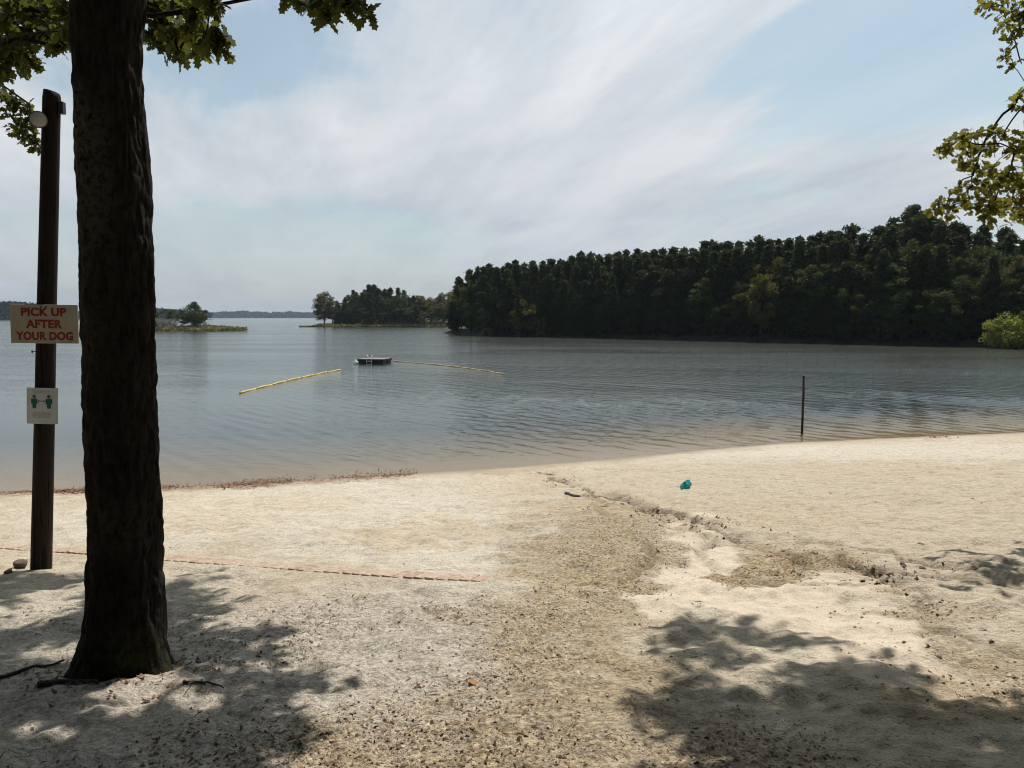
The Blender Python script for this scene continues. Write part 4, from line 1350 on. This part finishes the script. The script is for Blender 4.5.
def scatter_bits(name, pts, sizes, mat, kind='flake', label=None, cat=None):
    """many little bits as one object: flakes are curled leaves, pebbles are chips, straws are thin sticks"""
    n = len(pts)
    yaw = rng.uniform(0, 6.283, n); til = rng.normal(size=n) * .35
    if kind == 'flake':
        T = np.array([(-.5, 0, .06), (-.2, .22, .10), (.25, .2, .05), (.5, 0, .22), (.2, -.2, .08), (-.25, -.22, .16)]); faces = [(0, 1, 2, 5), (5, 2, 3, 4)]
    elif kind == 'straw':
        T = np.array([(-.5, .02, .02), (-.5, -.02, .02), (0, -.02, .07), (.5, -.015, .03), (.5, .015, .03), (0, .02, .07), (0, 0, .11)]); faces = [(0, 1, 2, 6), (0, 6, 5), (6, 2, 3), (6, 3, 4, 5)]
    else:
        T = np.array([(-.5, -.1, -.1), (-.2, -.42, -.1), (.35, -.35, -.1), (.5, .12, -.1), (.1, .42, -.1), (-.4, .3, -.1), (-.2, -.1, .34), (.2, -.08, .30), (.05, .2, .28)])
        faces = [(0, 1, 6), (1, 7, 6), (1, 2, 7), (2, 3, 7), (3, 8, 7), (3, 4, 8), (4, 5, 8), (5, 6, 8), (5, 0, 6), (6, 7, 8)]
    k = len(T)
    V = T[None] * (1 + .3 * rng.normal(size=(n, k, 3))) * sizes[:, None, None]
    c, s = np.cos(til)[:, None], np.sin(til)[:, None]
    x_, z_ = V[..., 0] * c - V[..., 2] * s, V[..., 0] * s + V[..., 2] * c
    cy, sy = np.cos(yaw)[:, None], np.sin(yaw)[:, None]
    V = np.stack([x_ * cy - V[..., 1] * sy, x_ * sy + V[..., 1] * cy, z_], -1) + pts[:, None, :]
    L_, st = [], []; m = 0; starts = []; loops = []
    for f in faces: starts.append(m); loops += f; m += len(f)
    loops = (np.arange(n)[:, None] * k + np.array(loops)[None]).ravel(); starts = (np.arange(n)[:, None] * m + np.array(starts)[None]).ravel()
    o = mesh_np(name, V.reshape(-1, 3), loops, starts, mat); tag(o, label, cat, kind='stuff'); return o


def sample(n, mask, x0=-8, x1=9, y0=2.4, y1=17, p=1.5):
    """points on the sand, nearer ones more often, kept by a ground mask"""
    out = []
    tot = 0
    while tot < n:
        m = n * 3
        y = y0 + (y1 - y0) * rng.random(m) ** p
        x = rng.uniform(-1, 1, m) * (.72 * y + .4)
        w = mask(x, y); k = rng.random(m) < w
        out.append(np.stack([x[k], y[k]], -1)); tot += k.sum()
    q = np.concatenate(out)[:n]
    return np.column_stack([q, H(q[:, 0], q[:, 1])])


def gm(key): return lambda x, y: ground_masks(x, y)[key] * np.clip(.25 + 1.5 * fbm(x * 1.6, y * 1.6, 123, 3), .03, 1)


M_GRAV = bits_material('gravel_chips', (.22, .165, .11), (.52, .43, .31))
M_GRAVD = bits_material('dark_gravel_chips', (.075, .05, .032), (.22, .15, .095))
M_LITT = bits_material('dead_leaves', (.06, .04, .027), (.24, .15, .085))
M_STRAW = bits_material('pine_straw', (.07, .045, .028), (.20, .14, .085))
M_RUSTB = bits_material('rusty_debris', (.09, .045, .028), (.27, .14, .08))
nP = 9000
P = sample(nP, gm('gravel')); scatter_bits('gravel', P, .005 + .024 * rng.random(nP) ** 3.0, M_GRAV, 'pebble', 'pale and tan gravel chips strewn down the middle of the sand', 'gravel')
nP = 2600
P = sample(nP, gm('gravel')); scatter_bits('dark_gravel', P, .005 + .019 * rng.random(nP) ** 3, M_GRAVD, 'pebble', 'dark brown chips and bark bits among the gravel', 'gravel')
nP = 7500
P = sample(nP, lambda x, y: np.clip(ground_masks(x, y)['grey'] * .8 + .035 + ground_masks(x, y)['gravel'] * .4, 0, 1) * np.clip(.05 + 1.7 * fbm(x * 1.5, y * 1.5, 143, 4), .012, 1))
scatter_bits('leaf_litter', P, .007 + .026 * rng.random(nP) ** 2.6, M_LITT, 'flake', 'small dead leaf scraps scattered over the grey sand', 'leaf litter')
nP = 2600
P = sample(nP, lambda x, y: np.clip(ground_masks(x, y)['grey'] + .05 + ground_masks(x, y)['gravel'] * .4, 0, 1) * np.clip(.05 + 1.7 * fbm(x * 1.3, y * 1.3, 153, 4), .012, 1))
scatter_bits('pine_straw', P, .015 + .055 * rng.random(nP) ** 2.2, M_STRAW, 'straw', 'thin twigs and pine straw scattered over the grey sand', 'twigs')
nP = 420
an = rng.uniform(0, 6.283, nP); r = .30 + .45 * rng.random(nP) ** 2
q = np.column_stack([OAK.x + r * np.cos(an), OAK.y + r * np.sin(an)]); P = np.column_stack([q, H(q[:, 0], q[:, 1]) + .004])
scatter_bits('oak_foot_litter', P, .010 + .035 * rng.random(nP) ** 2, M_LITT, 'flake', 'dead leaves gathered around the foot of the oak trunk', 'leaf litter')
# along the gullies
pts_ = []
for gi, g in enumerate(GULLY):
    for (x0, y0), (x1, y1) in zip(g[:-1], g[1:]):
        m = int(math.hypot(x1 - x0, y1 - y0) * (150, 130, 60, 50, 80, 45, 60)[gi]); t = rng.random(m)
        w = .24 * rng.normal(size=m)
        x, y = x0 + (x1 - x0) * t + w * .6, y0 + (y1 - y0) * t + w
        k = rng.random(m) < np.clip(.25 + 2.2 * vnoise(x * 1.7, y * 1.7, 13), .02, 1); pts_.append(np.stack([x[k], y[k]], -1))
q = np.concatenate(pts_); P = np.column_stack([q, H(q[:, 0], q[:, 1])])
scatter_bits('gully_debris', P, .018 + .055 * rng.random(len(P)) ** 2, M_LITT, 'flake', 'dark leaf scraps and bark washed into the sand gullies', 'debris')
nP = 14000
x = -2.2 - 11.8 * rng.random(nP) ** .8; x = x[rng.random(nP) < np.clip(.45 + 1.6 * vnoise(x * .9, x * 0, 17) + .35 * (x > -8), .1, 1)]
y = shore_y(x) - .40 - .3 * fbm(x * .8, x * 0, 23, 3) - (.22 + .25 * sstep(-9, -4, x)) * rng.normal(size=len(x))
P = np.column_stack([x, y, np.maximum(H(x, y), .0) + .005])
scatter_bits('shore_debris', P, .025 + .05 * rng.random(len(P)) ** 1.6, M_RUSTB, 'flake', 'rusty brown leaves washed up along the left waterline', 'debris')
q = np.array([ground_px(935 + rng.normal() * 8, 438.2 + rng.normal() * .5) for _ in range(40)]); P = np.column_stack([q, np.maximum(H(q[:, 0], q[:, 1]), 0) + .01])
o = scatter_bits('red_debris', P, .05 + .07 * rng.random(40), bits_material('red_bits', (.26, .11, .07), (.36, .19, .12)), 'flake', 'small reddish heap of debris at the waterline right of the post', 'debris')
p = gpt(474, 682)
o = scatter_bits('dead_leaf', np.array([[0, 0, .008]]), np.array([.065]), bits_material('orange_leaf', (.30, .16, .07), (.30, .16, .07)), 'flake'); o.location = p
o.scale.z = .45; o['kind'] = 'thing'; tag(o, 'orange-brown dead leaf lying on the gravel in the middle foreground', 'leaf')
p = gpt(297, 742)
o = scatter_bits('dead_leaf', np.array([[0, 0, .008]]), np.array([.05]), bits_material('russet_leaf', (.17, .07, .03), (.17, .07, .03)), 'flake'); o.location = p
o['kind'] = 'thing'; tag(o, 'russet dead leaf on the grey sand beside the oak\'s shadow', 'leaf')

# unseen leaf mass added behind and beside the photographer to block skylight
n = 26000
ang = rng.uniform(R(172), R(368), n); rr = rng.uniform(14, 26, n)
XX, YY = 1 + rr * np.cos(ang) * 1.15, 3 + rr * np.sin(ang)
HT = 17 + 6 * fbm(XX / 4, YY / 4, 61, 3)
P = np.stack([XX, YY, 1.9 + HT * rng.random(n) ** .8], -1)
tag(tri_cloud(P, 1.5, 'wood', M_BROAD, None, 1.2), 'unseen leafy wood added behind the beach to block skylight', 'wood', kind='stuff')

# ------------------------------------------------------------------ haze
def haze_box(density):
    g = NT('hazy_air')
    v = g.n('VolumePrincipled'); v.inputs['Density'].default_value = density
    v.inputs['Color'].default_value = (.70, .84, 1.0, 1); v.inputs['Anisotropy'].default_value = .3
    g.l(v.outputs[0], g.out.inputs['Volume'])
    mb = MB(); mb.box((0, 1600, 12), (2 * EXT + 40, 2 * 2100, 40)); o = mb.build('haze', g.m)
    tag(o, kind='stuff'); o.display_type = 'WIRE'
    return o


haze_box(.00008)

# ------------------------------------------------------------------ sky
W = bpy.data.worlds.new('World'); S.world = W; W.use_nodes = True
wt = W.node_tree; wt.nodes.clear()
g = NT.__new__(NT); g.t = wt; g.m = None
out = wt.nodes.new('ShaderNodeOutputWorld'); bg = wt.nodes.new('ShaderNodeBackground')
sky = wt.nodes.new('ShaderNodeTexSky'); sky.sky_type = 'NISHITA'; sky.sun_disc = False
sky.sun_elevation = SUN_EL; sky.sun_rotation = SUN_AZ; sky.air_density = 1.0; sky.dust_density = 1.6; sky.ozone_density = 1.6
tc = g.n('TexCoord'); sp = g.n('SeparateXYZ'); g.l(tc.outputs['Generated'], sp.inputs[0])
X_, Y_, Z_ = sp.outputs
az = g.math('ARCTAN2', X_, Y_); el = g.math('ARCSINE', Z_)
# cloud sheet seen in perspective: direction over height
zc = g.math('ADD', g.math('MAXIMUM', Z_, 0.0), .10)
cb = g.n('CombineXYZ'); g.l(g.math('DIVIDE', X_, zc), cb.inputs[0]); g.l(g.math('DIVIDE', Y_, zc), cb.inputs[1]); cb.inputs[2].default_value = 3.7
mp = g.n('Mapping'); mp.vector_type = 'TEXTURE'; mp.inputs['Rotation'].default_value = (0, 0, R(116)); mp.inputs['Scale'].default_value = (2.1, 1.0, 1); g.l(cb.outputs[0], mp.inputs['Vector'])
wn = g.n('TexNoise'); wn.inputs['Scale'].default_value = 1.25; wn.inputs['Detail'].default_value = 8; wn.inputs['Roughness'].default_value = .60; wn.inputs['Distortion'].default_value = .55
g.l(mp.outputs[0], wn.inputs['Vector'])
mp2 = g.n('Mapping'); mp2.vector_type = 'TEXTURE'; mp2.inputs['Rotation'].default_value = (0, 0, R(104)); mp2.inputs['Scale'].default_value = (4.2, .8, 1); mp2.inputs['Location'].default_value = (2.2, .7, 0); g.l(cb.outputs[0], mp2.inputs['Vector'])
wn2 = g.n('TexNoise'); wn2.inputs['Scale'].default_value = 1.6; wn2.inputs['Detail'].default_value = 7; wn2.inputs['Roughness'].default_value = .62; wn2.inputs['Distortion'].default_value = .8
g.l(mp2.outputs[0], wn2.inputs['Vector'])
den = g.math('ADD', g.math('MULTIPLY', wn.outputs['Fac'], 1.0), g.math('MULTIPLY', wn2.outputs['Fac'], .55))


def patch(px, py, rx, ry, amp):
    """a clearing (or bank) of cloud centred on one direction of the sky"""
    d = ray(px, py); a0 = math.atan2(d[0], d[1]); e0 = math.asin(d[2] / np.linalg.norm(d))
    u = g.math('DIVIDE', g.math('SUBTRACT', az, a0), rx / F); v = g.math('DIVIDE', g.math('SUBTRACT', el, e0), ry / F)
    r2 = g.math('ADD', g.math('MULTIPLY', u, u), g.math('MULTIPLY', v, v))
    return g.math('MULTIPLY', g.math('EXPONENT', g.math('MULTIPLY', r2, -1.0)), amp)


tot = den
for a in ((240, 58, 100, 42, -.17), (880, 45, 210, 95, -.20), (800, 170, 220, 60, .15), (225, 250, 150, 50, -.30), (330, 160, 230, 60, .20), (560, 60, 200, 90, .16), (640, 190, 260, 60, .14), (60, 180, 130, 60, .16), (320, 105, 60, 40, -.08), (60, 60, 60, 40, .05)):
    tot = g.math('ADD', tot, patch(*a))
cov = g.ramp(tot, [(.58, .02), (.68, .30), (.78, .74), (.92, 1.0)])
# the veil lies low over the lake; overhead and behind the sky is clear
high = g.n('MapRange'); high.interpolation_type = 'SMOOTHSTEP'; high.inputs['From Min'].default_value = R(27); high.inputs['From Max'].default_value = R(45)
high.inputs['To Min'].default_value = 1.0; high.inputs['To Max'].default_value = .08; g.l(el, high.inputs['Value'])
rear = g.n('MapRange'); rear.interpolation_type = 'SMOOTHSTEP'; rear.inputs['From Min'].default_value = -.5; rear.inputs['From Max'].default_value = .4
rear.inputs['To Min'].default_value = .15; rear.inputs['To Max'].default_value = 1.0; g.l(Y_, rear.inputs['Value'])
cov = g.math('MULTIPLY', cov, g.math('MULTIPLY', high.outputs[0], rear.outputs[0]))
# nearer the horizon the veil closes up
hz = g.math('EXPONENT', g.math('MULTIPLY', g.math('MAXIMUM', el, 0.0), -4.2))
cov = g.math('MAXIMUM', cov, g.math('MULTIPLY', hz, .86))
thick = g.ramp(g.math('ADD', g.math('MULTIPLY', g.noise(mp.outputs[0], 1.3, 8, .6), .6), g.math('MULTIPLY', g.noise(mp2.outputs[0], 2.6, 8, .62), .4)), [(.36, (.545, .605, .645)), (.60, (.875, .88, .87))])
skyc = g.mix(1.0, sky.outputs[0], (.096, .103, .092), 'MULTIPLY')
thick = g.mix(g.math('MULTIPLY', hz, .85), thick, (.325, .385, .475))
col = g.mix(cov, skyc, thick)
g.l(col, bg.inputs['Color']); bg.inputs['Strength'].default_value = 1.0
g.l(bg.outputs[0], out.inputs[0])

# ------------------------------------------------------------------ sun
sd = bpy.data.lights.new('sun', 'SUN'); sd.energy = 4.9; sd.angle = R(.53); sd.color = (1.0, .955, .88)
so = bpy.data.objects.new('sun', sd); COL.objects.link(so)
sv = Vector((math.cos(SUN_EL) * math.sin(SUN_AZ), math.cos(SUN_EL) * math.cos(SUN_AZ), math.sin(SUN_EL)))
so.rotation_euler = (-sv).to_track_quat('-Z', 'Y').to_euler(); so.location = sv * 60

# ------------------------------------------------------------------ camera
cd = bpy.data.cameras.new('camera'); cd.sensor_width = 36; cd.lens = 36 * F / 1024; cd.clip_start = .05; cd.clip_end = 20000
co = bpy.data.objects.new('camera', cd); COL.objects.link(co); co.location = (0, 0, CAMZ); co.rotation_euler = (math.pi / 2 - PITCH, 0, 0)
S.camera = co
vs_ = S.view_settings; vs_.view_transform = 'Standard'; vs_.look = 'None'; vs_.exposure = 0.14; vs_.gamma = 1.0; vs_.use_curve_mapping = False
S.cycles.use_denoising = True
S.cycles.filter_width = 1.1
S.cycles.max_bounces = 8; S.cycles.transparent_max_bounces = 12
S.cycles.volume_bounces = 0
S.render.film_transparent = False
